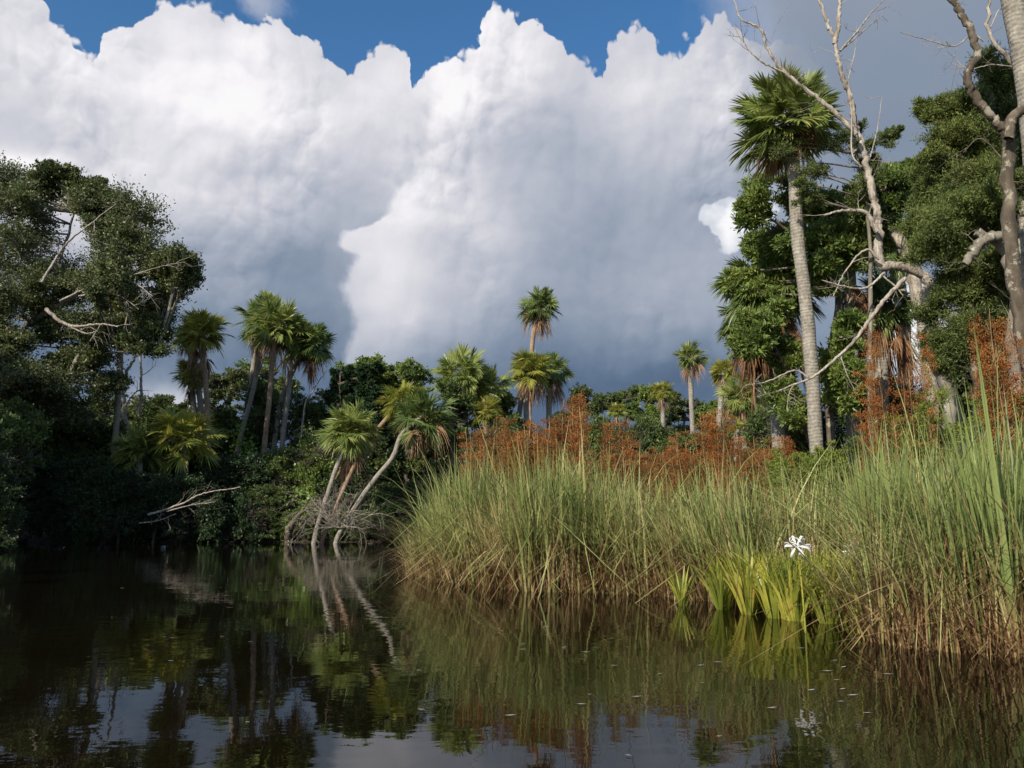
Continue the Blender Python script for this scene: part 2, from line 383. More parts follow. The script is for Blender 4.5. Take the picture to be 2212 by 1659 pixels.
def leaves(mb, c, ax, L, W, rng, mi=0, fold=0.0):
    n = len(c); ax = unit(ax)
    s = unit(np.cross(ax, rng.normal(0, 1, (n, 3))))
    L = np.broadcast_to(L, (n,))[:, None]; W = np.broadcast_to(W, (n,))[:, None]
    v = np.stack([c, c + ax * L * .5 + s * W * .5, c + ax * L, c + ax * L * .5 - s * W * .5], 1)
    if fold:
        nn = np.cross(ax, s); v[:, 2] -= nn * L * fold
    mb.add(v, np.arange(4 * n).reshape(n, 4), mi)
def tag(o, label=None, cat=None, group=None, kind=None):
    for k, v in (('label', label), ('category', cat), ('group', group), ('kind', kind)):
        if v: o[k] = v
    return o
def obj(name, me, parent=None, loc=None):
    o = bpy.data.objects.new(name, me); COL.objects.link(o)
    if parent: o.parent = parent
    if loc is not None: o.location = loc
    return o
def empty(name, loc, label, cat, group=None):
    o = bpy.data.objects.new(name, None); COL.objects.link(o); o.location = loc; o.empty_display_size = 0.2
    return tag(o, label, cat, group)

# ------------------------------------------------------------------ ground and water
RX = [-2.06, -1.0, .31, 1.2, 2.0, 2.4, 2.75, 2.90, 3.05, 3.17, 3.5, 3.9, 4.6, 9, 40]
RY = [15.9, 13.6, 11.9, 11.7, 11.3, 10.8, 10.0, 9.7, 7.2, 6.8, 6.4, 6.2, 6.0, 5.5, 2.0]
FX = [-200, -44, -34, -28, -26.5, -15, -6, 0, 8, 200]
FY = [-60, -10, 8, 26, 39, 41, 41.5, 43, 46, 60]
def front(x): return np.interp(x, RX, RY)
def gh(x, y):
    x = np.asarray(x, float); y = np.asarray(y, float)
    a = y - np.interp(x, FX, FY)
    b = np.minimum(y - front(x), (x + 2.1) * 1.5)
    d = np.maximum(a - .7, b - 2.8)
    return np.clip(d * 0.25, -0.8, 0.22) + np.clip((d - 1) * 0.01, 0, 0.5)
ys = np.concatenate([np.linspace(-6, 20, 80), np.linspace(20.6, 70, 70), np.geomspace(72, 1500, 14)])
xs = np.concatenate([-np.geomspace(1500, 62, 12), np.linspace(-60, -5, 50), np.linspace(-4.7, 14, 70), np.linspace(15, 60, 25), np.geomspace(62, 1500, 12)])
gx, gy = np.meshgrid(xs, ys)
gz = gh(gx, gy) + 0.04 * np.sin(gx * 1.7) * np.cos(gy * 1.3)
nx, ny = len(xs), len(ys)
i, j = np.meshgrid(np.arange(nx - 1), np.arange(ny - 1))
q = np.stack([j * nx + i, j * nx + i + 1, (j + 1) * nx + i + 1, (j + 1) * nx + i], -1).reshape(-1, 4)
mb = MB(); mb.add(np.stack([gx, gy, gz], -1), q)
tag(obj('ground', mb.mesh('ground', 'mud', True)), kind='structure')
mb = MB(); S = 2500.0
mb.add([(-S, -S, 0), (S, -S, 0), (S, S, 0), (-S, S, 0)], [(0, 1, 2, 3)])
tag(obj('water', mb.mesh('water', 'water')), kind='structure')

# ------------------------------------------------------------------ palms
def fan(mb, rng, org, d, L, pet, nseg, mi=0, spread=115, droop=0.25, fold=0.35, wid=0.095, pmi=1, K=4):
    """one costapalmate frond: stalk, then segments radiating from its end"""
    d = unit(np.asarray(d, float)); up = np.array([0, 0, 1.0])
    side = unit(np.cross(d, up) + rng.normal(0, .5, 3)); nrm = unit(np.cross(side, d))
    p1 = org + d * pet; mid = (org + p1) / 2 + up * pet * 0.07
    tube(mb, [org, mid, p1], [0.02, 0.014, 0.010], 3, pmi)
    a = np.radians(np.linspace(-spread, spread, nseg)) + rng.normal(0, .03, nseg)
    ln = L * (0.62 + 0.38 * np.cos(a * 0.72)) * rng.uniform(.86, 1.08, nseg)
    dirs = np.cos(a)[:, None] * d + np.sin(a)[:, None] * side
    dirs = unit(dirs + nrm * (fold * (np.abs(np.sin(a)) - 0.4))[:, None])
    t = np.linspace(0, 1, K)
    w = wid * L * np.interp(t, [0, .35, .75, 1], [.35, 1.0, .6, .04])
    perp = unit(np.cross(dirs, nrm + rng.normal(0, .35, (nseg, 3))))
    orgs = p1 + d * (np.cos(a) > 0)[:, None] * 0.18 * L * np.cos(a)[:, None]
    c = orgs[:, None] + dirs[:, None] * (ln[:, None] * t)[..., None]
    dr = droop * rng.uniform(.5, 1.6, nseg)
    c[..., 2] -= (dr[:, None] * ln[:, None] * t ** 2.2)
    v = np.stack([c - perp[:, None] * w[None, :, None] / 2, c + perp[:, None] * w[None, :, None] / 2], 2)   # nseg,K,2,3
    b = (np.arange(nseg) * K * 2)[:, None] + (np.arange(K - 1) * 2)[None]
    q = np.stack([b, b + 1, b + 3, b + 2], -1).reshape(-1, 4)
    mb.add(v, q, mi)
def crown_mesh(name, seed, n, nseg, mats, lo=-55, hi=88, K=4, droop=.2):
    rng = np.random.default_rng(seed); mb = MB()
    for k in range(n):
        f = (k + .5) / n
        se = math.sin(math.radians(lo)) + (math.sin(math.radians(hi)) - math.sin(math.radians(lo))) * f
        e = math.asin(se) + rng.normal(0, .12); a = k * 2.39996 + rng.normal(0, .3)
        d = np.array([math.cos(e) * math.cos(a), math.cos(e) * math.sin(a), math.sin(e)])
        fan(mb, rng, d * 0.05, d, rng.uniform(.42, .58), rng.uniform(.25, .62), nseg, 0, droop=droop * (1.4 - .7 * f), K=K,
            fold=rng.uniform(-.1, .6), spread=rng.uniform(80, 120))
    return mb.mesh(name, [*mats])
def dead_mesh(name, seed, n, nseg, mats, length=1.0, tight=.45):
    rng = np.random.default_rng(seed); mb = MB()
    for k in range(n):
        a = k * 2.39996 + rng.normal(0, .4); e = math.radians(rng.uniform(-85, -30))
        d = np.array([math.cos(e) * math.cos(a) * tight * 1.6, math.cos(e) * math.sin(a) * tight * 1.6, math.sin(e)])
        z0 = -rng.uniform(0, .45) * length
        fan(mb, rng, np.array([0.06 * math.cos(a), 0.06 * math.sin(a), z0]), d, rng.uniform(.35, .55), rng.uniform(.25, .5), nseg, 0,
            spread=rng.uniform(25, 70), droop=.6, fold=.9, wid=.055)
    return mb.mesh(name, [*mats])
CR = {'d': crown_mesh('crown_d', 5, 50, 22, ('palm_dark', 'palm'), -62, 75), 'e': crown_mesh('crown_e', 7, 66, 24, ('palm', 'palm_yellow'), -48), 'a': crown_mesh('crown_a', 1, 62, 24, ('palm', 'palm_yellow')), 'b': crown_mesh('crown_b', 2, 54, 22, ('palm', 'palm_yellow'), -40),
      'c': crown_mesh('crown_c', 3, 62, 22, ('palm_dark', 'palm'), -60), 'y': crown_mesh('crown_y', 4, 56, 22, ('palm_yellow', 'palm_yellow'), -50),
      's': crown_mesh('crown_s', 6, 20, 20, ('palm_yellow', 'palm_yellow'), -15)}
DD = {'a': dead_mesh('skirt_a', 11, 16, 13, ('dead', 'dead')), 'b': dead_mesh('skirt_b', 12, 10, 12, ('dead', 'dead')),
      'o': dead_mesh('skirt_o', 13, 13, 13, ('dead_orange', 'dead')), 'p': dead_mesh('skirt_p', 14, 9, 14, ('dead', 'dead'), 1.3, .6)}
def palm(label, d, cpx, r, path, rad, cv, dv, group=None, bark='bark_palm', dz=0.0, ds=1.0, seed=0, name='palm_tree', hi=None, skirt=None, rise=0.35):
    """cpx = centre of the crown, r = its radius in picture units, path = trunk from the crown down"""
    rng = np.random.default_rng(seed + abs(int(cpx[0]))); rm = r / F * d
    c = P(*cpx, d)
    pts = [P(x, y, d) for x, y in path]
    g = float(gh(pts[-1][0], d))
    if pts[-1][2] > g + 0.05:
        dirn = pts[-1] - pts[-2] if len(pts) > 1 else np.array([0, 0, -1.0])
        h = pts[-1][2] - g; sl = np.clip(dirn[0] / max(-dirn[2], .1), -.3, .3)
        pts.append(np.array([pts[-1][0] + sl * h * .6, d, g - .15]))
    else: pts[-1][2] = g - 0.15
    base = pts[-1].copy(); base[2] = g
    root = empty(name, base, label, 'palm tree', group)
    head = c - np.array([0, 0, rm * rise])
    pth = smoothpath([head] + pts, 22, rng, rad * .04) - base
    mb = MB(); n = len(pth); tt = np.linspace(0, 1, n)
    tube(mb, pth, rad * np.interp(tt, [0, .04, .12, .9, 1], [.7, 1.15, .95, 1.0, 1.25]) * rng.uniform(.96, 1.04, n), 12)
    obj('trunk', mb.mesh('trunk', bark, True), root)
    cr = obj('crown', hi or CR[cv], root, c - base - np.array([0, 0, rm * .25])); cr.scale = (rm * .95,) * 3; cr.rotation_euler = (rng.uniform(-.15, .15), rng.uniform(-.15, .15), rng.uniform(0, 6))
    if dv:
        sk = obj('dead_fronds', skirt or DD[dv], root, head - base + np.array([0, 0, rm * (.12 + dz)])); sk.scale = (rm * .95 * ds, rm * .95 * ds, rm * 1.05 * ds); sk.rotation_euler = (0, 0, rng.uniform(0, 6))
    return root

palm('palm half hidden in the crown of the big left oak', 42, (268, 660), 58, [(262, 720), (255, 860)], .17, 'y', 'a', None)
palm('tallest palm of the left pair behind the oak tip with a tan skirt', 49, (440, 702), 62, [(437, 760), (447, 865)], .17, 'y', 'p', 'palms on the left bank', 'bark_palm_warm', ds=1.1)
palm('low palm with a drooping brown skirt just left of the twin trunks', 50, (415, 800), 44, [(413, 830), (418, 870)], .19, 'y', 'o', 'palms on the left bank')
palm('slim palm leaning against the tallest palm of the left pair', 50, (412, 718), 44, [(413, 770), (422, 820), (432, 865)], .19, 'y', 'a', 'palms on the left bank')
palm('left palm of the tall left cluster with its trunk slanting down left', 52, (562, 678), 58, [(566, 740), (545, 850), (515, 965)], .165, 'd', 'b', 'palms on the left bank')
palm('top palm of the tall left cluster on a straight sunlit trunk', 51, (604, 690), 72, [(592, 745), (582, 860), (570, 980)], .17, 'e', 'p', 'palms on the left bank', 'bark_palm_warm')
palm('palm behind the tall left cluster with only its grey trunk clear', 54, (575, 650), 36, [(552, 760), (540, 860), (535, 945)], .19, 'b', None, 'palms on the left bank')
palm('palm of the tall left cluster whose trunk slants under the right crowns', 53, (650, 722), 52, [(640, 785), (612, 850), (598, 920)], .175, 'c', 'a', 'palms on the left bank')
palm('right palm of the tall left cluster with dark drooping fronds', 52, (674, 728), 62, [(630, 790), (625, 840), (615, 910)], .175, 'c', 'o', 'palms on the left bank')
palm('low bushy palm on the bank below the left pair', 42.5, (398, 925), 84, [(400, 960), (400, 1010)], .2, 'y', None, 'bushy palms on the left bank', rise=.5)
palm('low bushy palm between the oak and the other bushy palm', 41.5, (305, 955), 62, [(300, 985), (300, 1020)], .2, 'a', None, 'bushy palms on the left bank', rise=.5)
palm('leaning palm with a pale straight trunk, left of the three over the water', 39.0, (757, 914), 73, [(740, 975), (712, 1055), (683, 1150)], .125, 'e', 'p', 'leaning palms over the water')
palm('middle leaning palm with a yellow crown and strongly curved trunk', 39.4, (872, 856), 58, [(846, 892), (800, 948), (752, 1035), (700, 1155)], .115, 'y', 'b', 'leaning palms over the water', 'bark_palm_warm', rise=.15)
palm('right leaning palm with a long curved trunk and the widest crown', 38.8, (918, 889), 76, [(868, 938), (850, 985), (795, 1055), (732, 1155)], .13, 'd', 'a', 'leaning palms over the water', rise=.1)
palm('bushy palm standing left of the central group', 44, (1002, 795), 72, [(1000, 850), (1005, 930)], .2, 'a', 'b', 'palms behind the reeds')
palm('bushy palm on the right shoulder of the central left one', 45, (1058, 825), 55, [(1056, 880), (1056, 930)], .2, 'b', None, 'palms behind the reeds')
palm('small yellow green palm low in front of the bushy pair', 43, (1050, 880), 42, [(1050, 920), (1050, 950)], .17, 'y', None, 'palms behind the reeds')
palm('solitary tallest palm rising above the centre of the skyline', 58, (1168, 650), 53, [(1152, 722), (1147, 800), (1143, 900)], .19, 'c', 'a', 'palms behind the reeds', 'bark_palm_warm', ds=1.05)
palm('palm directly below the solitary tall one with two pale trunks beneath', 47, (1145, 784), 55, [(1137, 830), (1137, 890)], .18, 'y', 'a', 'palms behind the reeds', ds=1.15)
palm('palm leaning in behind the crown under the solitary tall one', 47.6, (1150, 800), 40, [(1134, 835), (1122, 890)], .18, 'b', 'b', 'palms behind the reeds')
palm('dark palm tucked right of the crown under the solitary tall one', 49, (1190, 790), 50, [(1186, 850), (1186, 900)], .19, 'c', 'a', 'palms behind the reeds', ds=1.2)
palm('slender palm on a thin tall trunk right of centre', 36, (1491, 762), 40, [(1491, 800), (1494, 880), (1497, 955)], .12, 'b', 'a', 'palms behind the reeds', ds=1.1)
palm('short palm just left of the slender tall one', 44, (1430, 838), 31, [(1431, 870), (1433, 930)], .13, 'y', 'b', 'palms behind the reeds')
palm('tiny distant palm over the green thicket right of the rust seed heads', 52, (1332, 882), 24, [(1332, 905), (1332, 935)], .13, 'y', 'b', 'palms behind the reeds')
palm('palm behind the slender trunks at the left edge of the right grove', 34, (1562, 796), 34, [(1560, 835), (1552, 930), (1548, 1000)], .12, 'y', 'a', 'palms by the right grove')
palm('fuller palm beside the grove with a pale skirt', 31, (1602, 842), 56, [(1606, 900), (1608, 960)], .13, 'a', 'a', 'palms by the right grove')
palm('small yellow palm standing low among the rust seed heads', 22, (1594, 918), 28, [(1592, 945), (1589, 1005)], .06, 's', 'b', 'palms by the right grove')
# the right grove
HI = crown_mesh('crown_hi', 21, 62, 44, ('palm', 'bark_palm'), -40, 88, 5, .16)
HI2 = crown_mesh('crown_hi_dark', 22, 60, 40, ('palm_dark', 'bark_palm'), -70, 80, 5, .3)
SK = dead_mesh('skirt_hi', 23, 12, 26, ('dead_orange', 'dead_orange'))
SK2 = dead_mesh('skirt_hi_long', 24, 26, 26, ('dead_orange', 'dead'), 1.6, .4)
palm('tall thick palm with a shaggy crown and grey trunk in front of the right grove', 16, (1700, 238), 130, [(1712, 345), (1722, 500), (1742, 660), (1752, 800), (1762, 940)], .142, 'a', 'o', 'palms of the right grove', 'bark_palm', hi=HI, skirt=SK, ds=.85, dz=.15)
palm('dark shaggy palm at the left edge of the right grove', 19, (1655, 590), 112, [(1662, 700), (1672, 800), (1680, 930)], .17, 'c', 'o', 'palms of the right grove', 'bark_palm', hi=HI2, skirt=SK2, ds=1.25)
palm('lower dark palm with fronds hanging in a column at the grove edge', 20, (1625, 668), 78, [(1655, 760), (1690, 930)], .16, 'c', 'a', 'palms of the right grove', 'bark_palm', hi=HI2, skirt=SK2)
palm('palm behind the dead tree with an open fan crown', 21, (1920, 500), 82, [(1935, 560), (1950, 700), (1960, 900)], .2, 'c', None, 'palms of the right grove', 'bark_palm', hi=HI2)
palm('palm with a long skirt of orange dead fronds beneath the dead limb', 18.5, (1905, 640), 70, [(1905, 720), (1900, 930)], .2, 'c', 'o', 'palms of the right grove', 'bark_palm', hi=HI2, skirt=SK2, ds=1.5)
palm('palm with a short pale trunk between the grey trunk and the dead limb', 18, (1832, 500), 66, [(1833, 560), (1840, 680), (1842, 930)], .15, 'c', 'o', 'palms of the right grove', 'bark_palm', hi=HI2, skirt=SK2, dz=-1.3)
palm('palm with a thick pale trunk cut by the top right corner', 11, (2140, -260), 150, [(2160, -150), (2196, 60), (2225, 240), (2285, 900)], .165, 'a', None, 'palms of the right grove', 'bark_palm', hi=HI)

# ------------------------------------------------------------------ branching wood and leafy crowns
def twiggy(mb, rng, p, d, L, r, depth, grav=0.0, mi=0, tips=None, kids=3, wob=.25):
    n = 5; pts = [p]; dd = unit(np.asarray(d, float))
    for k in range(n - 1):
        dd = unit(dd + rng.normal(0, wob, 3) * .6 + np.array([0, 0, -grav])); pts.append(pts[-1] + dd * L / (n - 1))
    pts = np.array(pts); tube(mb, pts, np.linspace(r, r * .45, n), 5 if r > .02 else 3, mi)
    if tips is not None: tips.append((pts[-1], dd))
    if depth > 0:
        for k in range(kids):
            i = rng.integers(1, n); nd = unit(dd + rng.normal(0, .75, 3))
            twiggy(mb, rng, pts[i], nd, L * rng.uniform(.45, .72), r * .5, depth - 1, grav, mi, tips, kids, wob)
def pxpath(pts, d, n=None, rng=None, jit=0.0):
    w_ = [P(q[0], q[1], d + (q[2] if len(q) > 2 else 0)) for q in pts]
    return smoothpath(w_, n or len(pts) * 4, rng, jit)
ORD = ['leftmost', 'second', 'third', 'fourth', 'fifth', 'sixth', 'seventh', 'eighth', 'ninth', 'tenth', 'eleventh', 'twelfth', 'thirteenth', 'fourteenth', 'fifteenth', 'sixteenth', 'seventeenth', 'eighteenth', 'nineteenth', 'twentieth',
       'twenty-first', 'twenty-second', 'twenty-third', 'twenty-fourth', 'twenty-fifth', 'twenty-sixth', 'twenty-seventh', 'twenty-eighth', 'twenty-ninth', 'thirtieth', 'thirty-first', 'thirty-second', 'thirty-third', 'thirty-fourth', 'thirty-fifth', 'thirty-sixth']
def nth(i, kind, where): return (f'leftmost {kind} {where}' if i == 0 else f'{ORD[i]} {kind} from the left {where}')
def ragged(lbs, k, f, seed=0):
    rg = np.random.default_rng(seed); out = []
    for c, r in lbs:
        r = np.asarray(r)
        for _ in range(k):
            u = unit(rg.normal(0, 1, 3)) * rg.uniform(.35, 1.05)
            out.append((np.asarray(c) + u * r, r * f * rg.uniform(.7, 1.3)))
    return out
def leafy(name, label, cat, base, trunks, lobes, seed, bark, leaf, ll, lw, nsub=12, ntwig=7, nleaf=26, group=None, spread=.32, twig_r=.012, updir=.35, limb_r=.10, shell=.55, flat=.7):
    """trunks: list of (world points, radii); lobes: (centre, (rx, ry, rz)); returns the tree with trunk and crown parts"""
    rng = np.random.default_rng(seed); base = np.asarray(base, float)
    root = empty(name, base, label, cat, group)
    wood, lf = MB(), MB(); allp = []
    for pts, rad in trunks:
        sp_ = smoothpath(pts, max(8, len(pts) * 5), rng, np.mean(rad) * .15); tube(wood, sp_ - base, np.interp(np.linspace(0, 1, len(sp_)), np.linspace(0, 1, len(rad)), rad), 8); allp.append(sp_)
    allp = np.concatenate(allp)
    C_, A_ = [], []
    for c, rr in lobes:
        c = np.asarray(c, float); rr = np.asarray(rr, float); rm = rr.mean()
        cand = allp[allp[:, 2] < c[2] + .2 * rr[2]]
        if len(cand) == 0: cand = allp
        at = cand[np.argmin(np.linalg.norm(cand - c, axis=1) + 0.25 * np.abs(cand[:, 2] - c[2]))]
        lim = smoothpath([at, (at + c) / 2 + rng.normal(0, .12, 3) * rm, c], 9, rng, rm * .03)
        tube(wood, lim - base, np.linspace(limb_r, limb_r * .4, 9), 6)
        for s_ in range(nsub):
            u = unit(rng.normal(0, 1, 3)); q = c + u * rr * rng.uniform(shell, 1.05)
            st = lim[rng.integers(4, 9)]
            br = smoothpath([st, (st + q) / 2 + rng.normal(0, .1, 3) * rm, q], 5); tube(wood, br - base, np.linspace(limb_r * .35, limb_r * .12, 5), 4)
            td = unit(rng.normal(0, 1, (ntwig, 3)) + u * .7 + np.array([0, 0, .15])); tl = rm * spread * rng.uniform(.5, 1.2, ntwig)
            for k in range(ntwig):
                s0 = br[rng.integers(2, 5)]; e0 = s0 + td[k] * tl[k] * np.array([1, 1, flat])
                tube(wood, np.array([s0, (s0 + e0) / 2 + rng.normal(0, .06, 3) * tl[k], e0]) - base, [twig_r, twig_r * .8, twig_r * .4], 3)
                f = rng.beta(2.2, 1.2, nleaf)[:, None]
                pos = s0 + (e0 - s0) * f + rng.normal(0, 1, (nleaf, 3)) * tl[k] * .22 * np.array([1, 1, flat])
                C_.append(pos); A_.append(rng.normal(0, .8, (nleaf, 3)) + td[k] * .7 + np.array([0, 0, updir]))
    C_ = np.concatenate(C_) - base; A_ = np.concatenate(A_)
    z = rng.uniform(.65, 1.25, len(C_))
    leaves(lf, C_, A_, ll * z, lw * z, rng, fold=.12)
    tr = obj('trunk', wood.mesh('trunk', bark, True), root); obj('crown', lf.mesh('crown', leaf), root)
    return root
def lobe(px, py, rx, ry, d, deep=None):
    k = d / F
    return (P(px, py, d), (rx * k, (deep or (rx + ry) / 2) * k, ry * k))
def ground_at(px, d):
    x = (px - CX) / F * d; return np.array([x, d, float(gh(x, d))])
def pxt(pts, d, rad): return ([P(q[0], q[1], d + (q[2] if len(q) > 2 else 0)) for q in pts], rad)

# big oak at the left
B = ground_at(-120, 41)
lb = [lobe(*a) for a in [(60, 780, 150, 70, 39), (200, 770, 80, 50, 39.5), (120, 860, 130, 60, 40), (30, 400, 60, 40, 39), (140, 380, 60, 30, 39.5), (220, 430, 50, 40, 39.5), (150, 440, 120, 85, 40), (60, 520, 110, 110, 39), (250, 520, 110, 75, 39), (330, 560, 95, 45, 38), (400, 560, 42, 28, 37.5), (180, 620, 130, 80, 40),
     (40, 660, 110, 90, 38), (310, 640, 80, 50, 39), (345, 690, 55, 35, 38.5), (-120, 560, 150, 160, 40), (220, 700, 90, 45, 38), (90, 740, 120, 60, 39), (330, 735, 70, 26, 38),
     (-60, 400, 110, 90, 40), (-100, 760, 150, 100, 39), (20, 820, 120, 70, 39.5), (100, 600, 120, 90, 41.5), (240, 470, 70, 50, 40), (0, 470, 100, 90, 38.5), (100, 390, 50, 30, 40), (190, 400, 50, 35, 40), (-10, 720, 130, 90, 41), (150, 700, 110, 70, 41.5), (60, 900, 130, 60, 40), (290, 500, 60, 40, 38.5), (360, 590, 40, 25, 38), (190, 820, 80, 50, 40), (230, 590, 60, 60, 36)]]
leafy('oak_tree', 'large dark oak with pale crooked limbs leaning in over the left bank', 'oak tree', B,
      [([B - [0, 0, .2], P(-80, 1000, 41), P(-20, 850, 40.5), P(60, 700, 40), P(130, 560, 40), P(160, 460, 40)], [.42, .34, .26, .18, .10, .05]),
       ([P(-20, 850, 40.5), P(60, 850, 39.5), P(140, 820, 39), P(185, 750, 38.5), P(260, 738, 38), P(345, 742, 38)], [.22, .20, .16, .12, .08, .04]),
       ([P(60, 700, 40), P(160, 640, 39.5), P(230, 560, 39), P(330, 545, 38.5), P(400, 550, 38)], [.2, .16, .1, .07, .03])],
      ragged(lb, 4, .5, 5), 5, 'bark_grey', 'oak', .145, .08, 11, 9, 24, spread=.75, twig_r=.016, limb_r=.055, shell=.3)
# pale bare limbs of that oak are a dead branch thing
def dead_limbs(name, label, cat, base, paths, seed, bark='bark_white', group=None, twd=0, twn=0, twl=.5, twr=.012, kids=3, partname='limb', grav=0.0):
    rng = np.random.default_rng(seed); base = np.asarray(base, float); root = empty(name, base, label, cat, group)
    for k, (pts, r0, r1) in enumerate(paths):
        mb = MB(); n = max(10, len(pts) * 8); sp_ = smoothpath(pts, n, rng, r0 * .16)
        tube(mb, sp_ - base, np.linspace(r0, r1, n) * rng.uniform(.96, 1.04, n), 10 if r0 > .04 else 5)
        for j in range(twn if isinstance(twn, int) else twn[k]):
            i = rng.integers(max(1, n // 4), n); dd = unit(sp_[i] - sp_[i - 1])
            twiggy(mb, rng, sp_[i] - base, unit(dd + rng.normal(0, .8, 3)), twl * rng.uniform(.5, 1.3), min(twr, r0 * .6), twd, grav, 0, None, kids)
        obj('trunk' if k == 0 and partname == 'limb' else partname, mb.mesh(partname, bark, True), root)
    return root
def W(pts, d): return [P(q[0], q[1], d + (q[2] if len(q) > 2 else 0)) for q in pts]
b = P(100, 660, 36.8)
dead_limbs('bare_branch', 'bleached crooked limb jutting right across the lower left oak crown', 'dead branch', b,
           [(W([(100, 668), (125, 690), (160, 705), (215, 700), (255, 706)], 36.6), .10, .03), (W([(135, 695), (150, 705), (185, 720), (205, 716)], 36.6), .05, .02)], 61, twd=1, twn=5, twl=.9, twr=.02, partname='branch')
dead_limbs('bare_branch', 'long pale branches fanning out in the middle of the left oak crown', 'dead branch', P(120, 640, 36.5),
           [(W([(130, 650), (190, 622), (240, 608), (290, 612), (330, 640)], 36.4), .06, .02), (W([(170, 640), (215, 632), (260, 640), (300, 668)], 36.4), .05, .015),
            (W([(90, 610), (120, 560), (150, 520), (200, 480), (250, 440)], 36.4), .07, .02), (W([(240, 608), (300, 590), (350, 575), (400, 566)], 36.4), .04, .012)], 62, twd=1, twn=7, twl=1.0, twr=.018, partname='branch')
dead_limbs('dead_snag', 'forked pale dead trunk standing in the gap right of the left oak', 'dead tree', ground_at(275, 48),
           [([ground_at(278, 48) - [0, 0, .2], *W([(275, 950), (268, 880), (272, 810), (290, 775), (285, 755)], 48)], .20, .08), (W([(272, 830), (262, 800), (260, 770)], 48), .10, .06),
            (W([(268, 880), (290, 850), (305, 840)], 48), .06, .03), (W([(300, 900), (305, 850), (303, 760)], 49), .10, .07)], 63, 'bark_white', twd=1, twn=3, twl=1.2, twr=.03)
for i_, (x_, y_, h_) in enumerate([(-27.5, 31, 13.5), (-29, 27, 13), (-33, 36, 15), (-32, 21, 13), (-33.5, 30, 14)]):  # added oaks out of view, placed to shade the lower left bank
    g_ = np.array([x_, y_, float(gh(x_, y_))]); rg_ = np.random.default_rng(900 + i_)
    leafy('oak_tree', nth(i_, 'tall added shade oak', 'past the left edge'), 'oak tree', g_, [([g_ - [0, 0, .1], g_ + [0, 0, h_ * .4], g_ + [.3, 0, h_ * .7]], [.3, .22, .1])],
          [(g_ + np.array([rg_.uniform(-2.5, 2.5), rg_.uniform(-3, 3), h_ * rg_.uniform(.12, .9)]), (2.6, 2.6, 1.9)) for _ in range(14)], 910 + i_, 'bark_dark', 'oak', .42, .28, 9, 5, 16, 'oaks added for shade past the left edge')
# trees of the left bank
def rtree(label, px, py, rx, ry, d, seed, leaf='broad', bark='bark_dark', nl=7, ll=.15, lw=.09, name='broadleaf_tree', cat='tree', group='trees on the left bank', nsub=9, ntwig=6, nleaf=22, **kw):
    rng = np.random.default_rng(seed); B = ground_at(px, d); lbs = []
    for k in range(nl):
        a = rng.uniform(0, 6.28); r = rng.uniform(.25, .75); lbs.append(lobe(px + math.cos(a) * rx * r, py + math.sin(a) * ry * r, rx * rng.uniform(.35, .55), ry * rng.uniform(.35, .5), d + rng.uniform(-1, 1) * rx / F * d * .5))
    top = P(px, py, d)
    return leafy(name, label, cat, B, [([B - [0, 0, .15], (B + top) / 2 + rng.normal(0, .3, 3), top], [.18, .13, .06])], ragged(lbs, 3, .55, seed), seed, bark, leaf, ll, lw, 5, ntwig, 26, group, spread=.6, **kw)
rtree('bright green tree behind the tall left palm cluster', 590, 810, 90, 55, 60, 71, 'broad')
rtree('olive green tree between the left pair of palms and the tall cluster', 500, 830, 80, 60, 57, 72, 'oak')
rtree('green tree filling the bank behind the left low palms', 430, 900, 90, 60, 55, 73, 'shrub')
rtree('rounded tree at the foot of the dead snag by the oak', 330, 880, 60, 36, 56, 79, 'oak')
rtree('vine covered green tree at the left of the central thicket', 840, 815, 90, 50, 46, 74, 'broad', nl=9)
rtree('tree clump under the bushy palms left of centre', 980, 900, 75, 70, 43, 75, 'shrub', nl=9)
rtree('tree below the central palms behind the seed heads', 1090, 900, 80, 45, 46, 76, 'oak', group='trees behind the reeds')
rtree('far green tree right of the central palms', 1250, 880, 70, 45, 62, 77, 'oak', group='trees behind the reeds')
rtree('spreading far tree with a dark crown right of centre', 1350, 865, 80, 36, 58, 78, 'shrub', group='trees behind the reeds')
rtree('far tree with a broken top left of the short palm', 1395, 875, 50, 50, 54, 80, 'broad', group='trees behind the reeds')
rtree('low grey green tree behind the slender palm', 1480, 890, 80, 45, 60, 81, 'oak', group='trees behind the reeds')
rtree('small tree filling the gap between slender palm and grove', 1540, 900, 50, 45, 50, 82, 'broad', group='trees behind the reeds')
rtree('far tree low behind the centre of the seed heads', 1290, 935, 90, 50, 48, 83, 'shrub', group='trees behind the reeds')
rtree('far tree low behind the short palm', 1420, 945, 90, 50, 46, 84, 'shrub', group='trees behind the reeds')
rtree('green tree low behind the fuller palm of the grove', 1620, 920, 90, 70, 36, 85, 'broad', group='trees behind the reeds')
# cedars of the thicket
def cedar(label, px, py, rx, ry, d, seed, leaf, name='cedar_tree', group='cedars of the thicket', nl=12, ll=.18, lw=.06, cat='cedar', **kw):
    rng = np.random.default_rng(seed); B = ground_at(px, d); lbs = []
    for k in range(nl):
        f = k / nl; a = rng.uniform(-1, 1)
        lbs.append(lobe(px + a * rx * (.2 + .45 * f), py - ry * .8 + 1.7 * ry * f, rx * (.2 + .45 * f), ry * .28, d + rng.uniform(-.5, .5)))
    top = P(px, py - ry * .8, d)
    return leafy(name, label, cat, B, [([B - [0, 0, .15], (B + top) / 2, top], [.18, .12, .04])], ragged(lbs, 2, .7, seed), seed, 'bark_brown', leaf, ll, lw, 8, 8, 40, group, updir=.7, **kw)
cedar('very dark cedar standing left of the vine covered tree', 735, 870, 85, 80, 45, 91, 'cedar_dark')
cedar('dark cedar in the middle of the central thicket', 805, 870, 95, 95, 44.5, 92, 'cedar_dark')
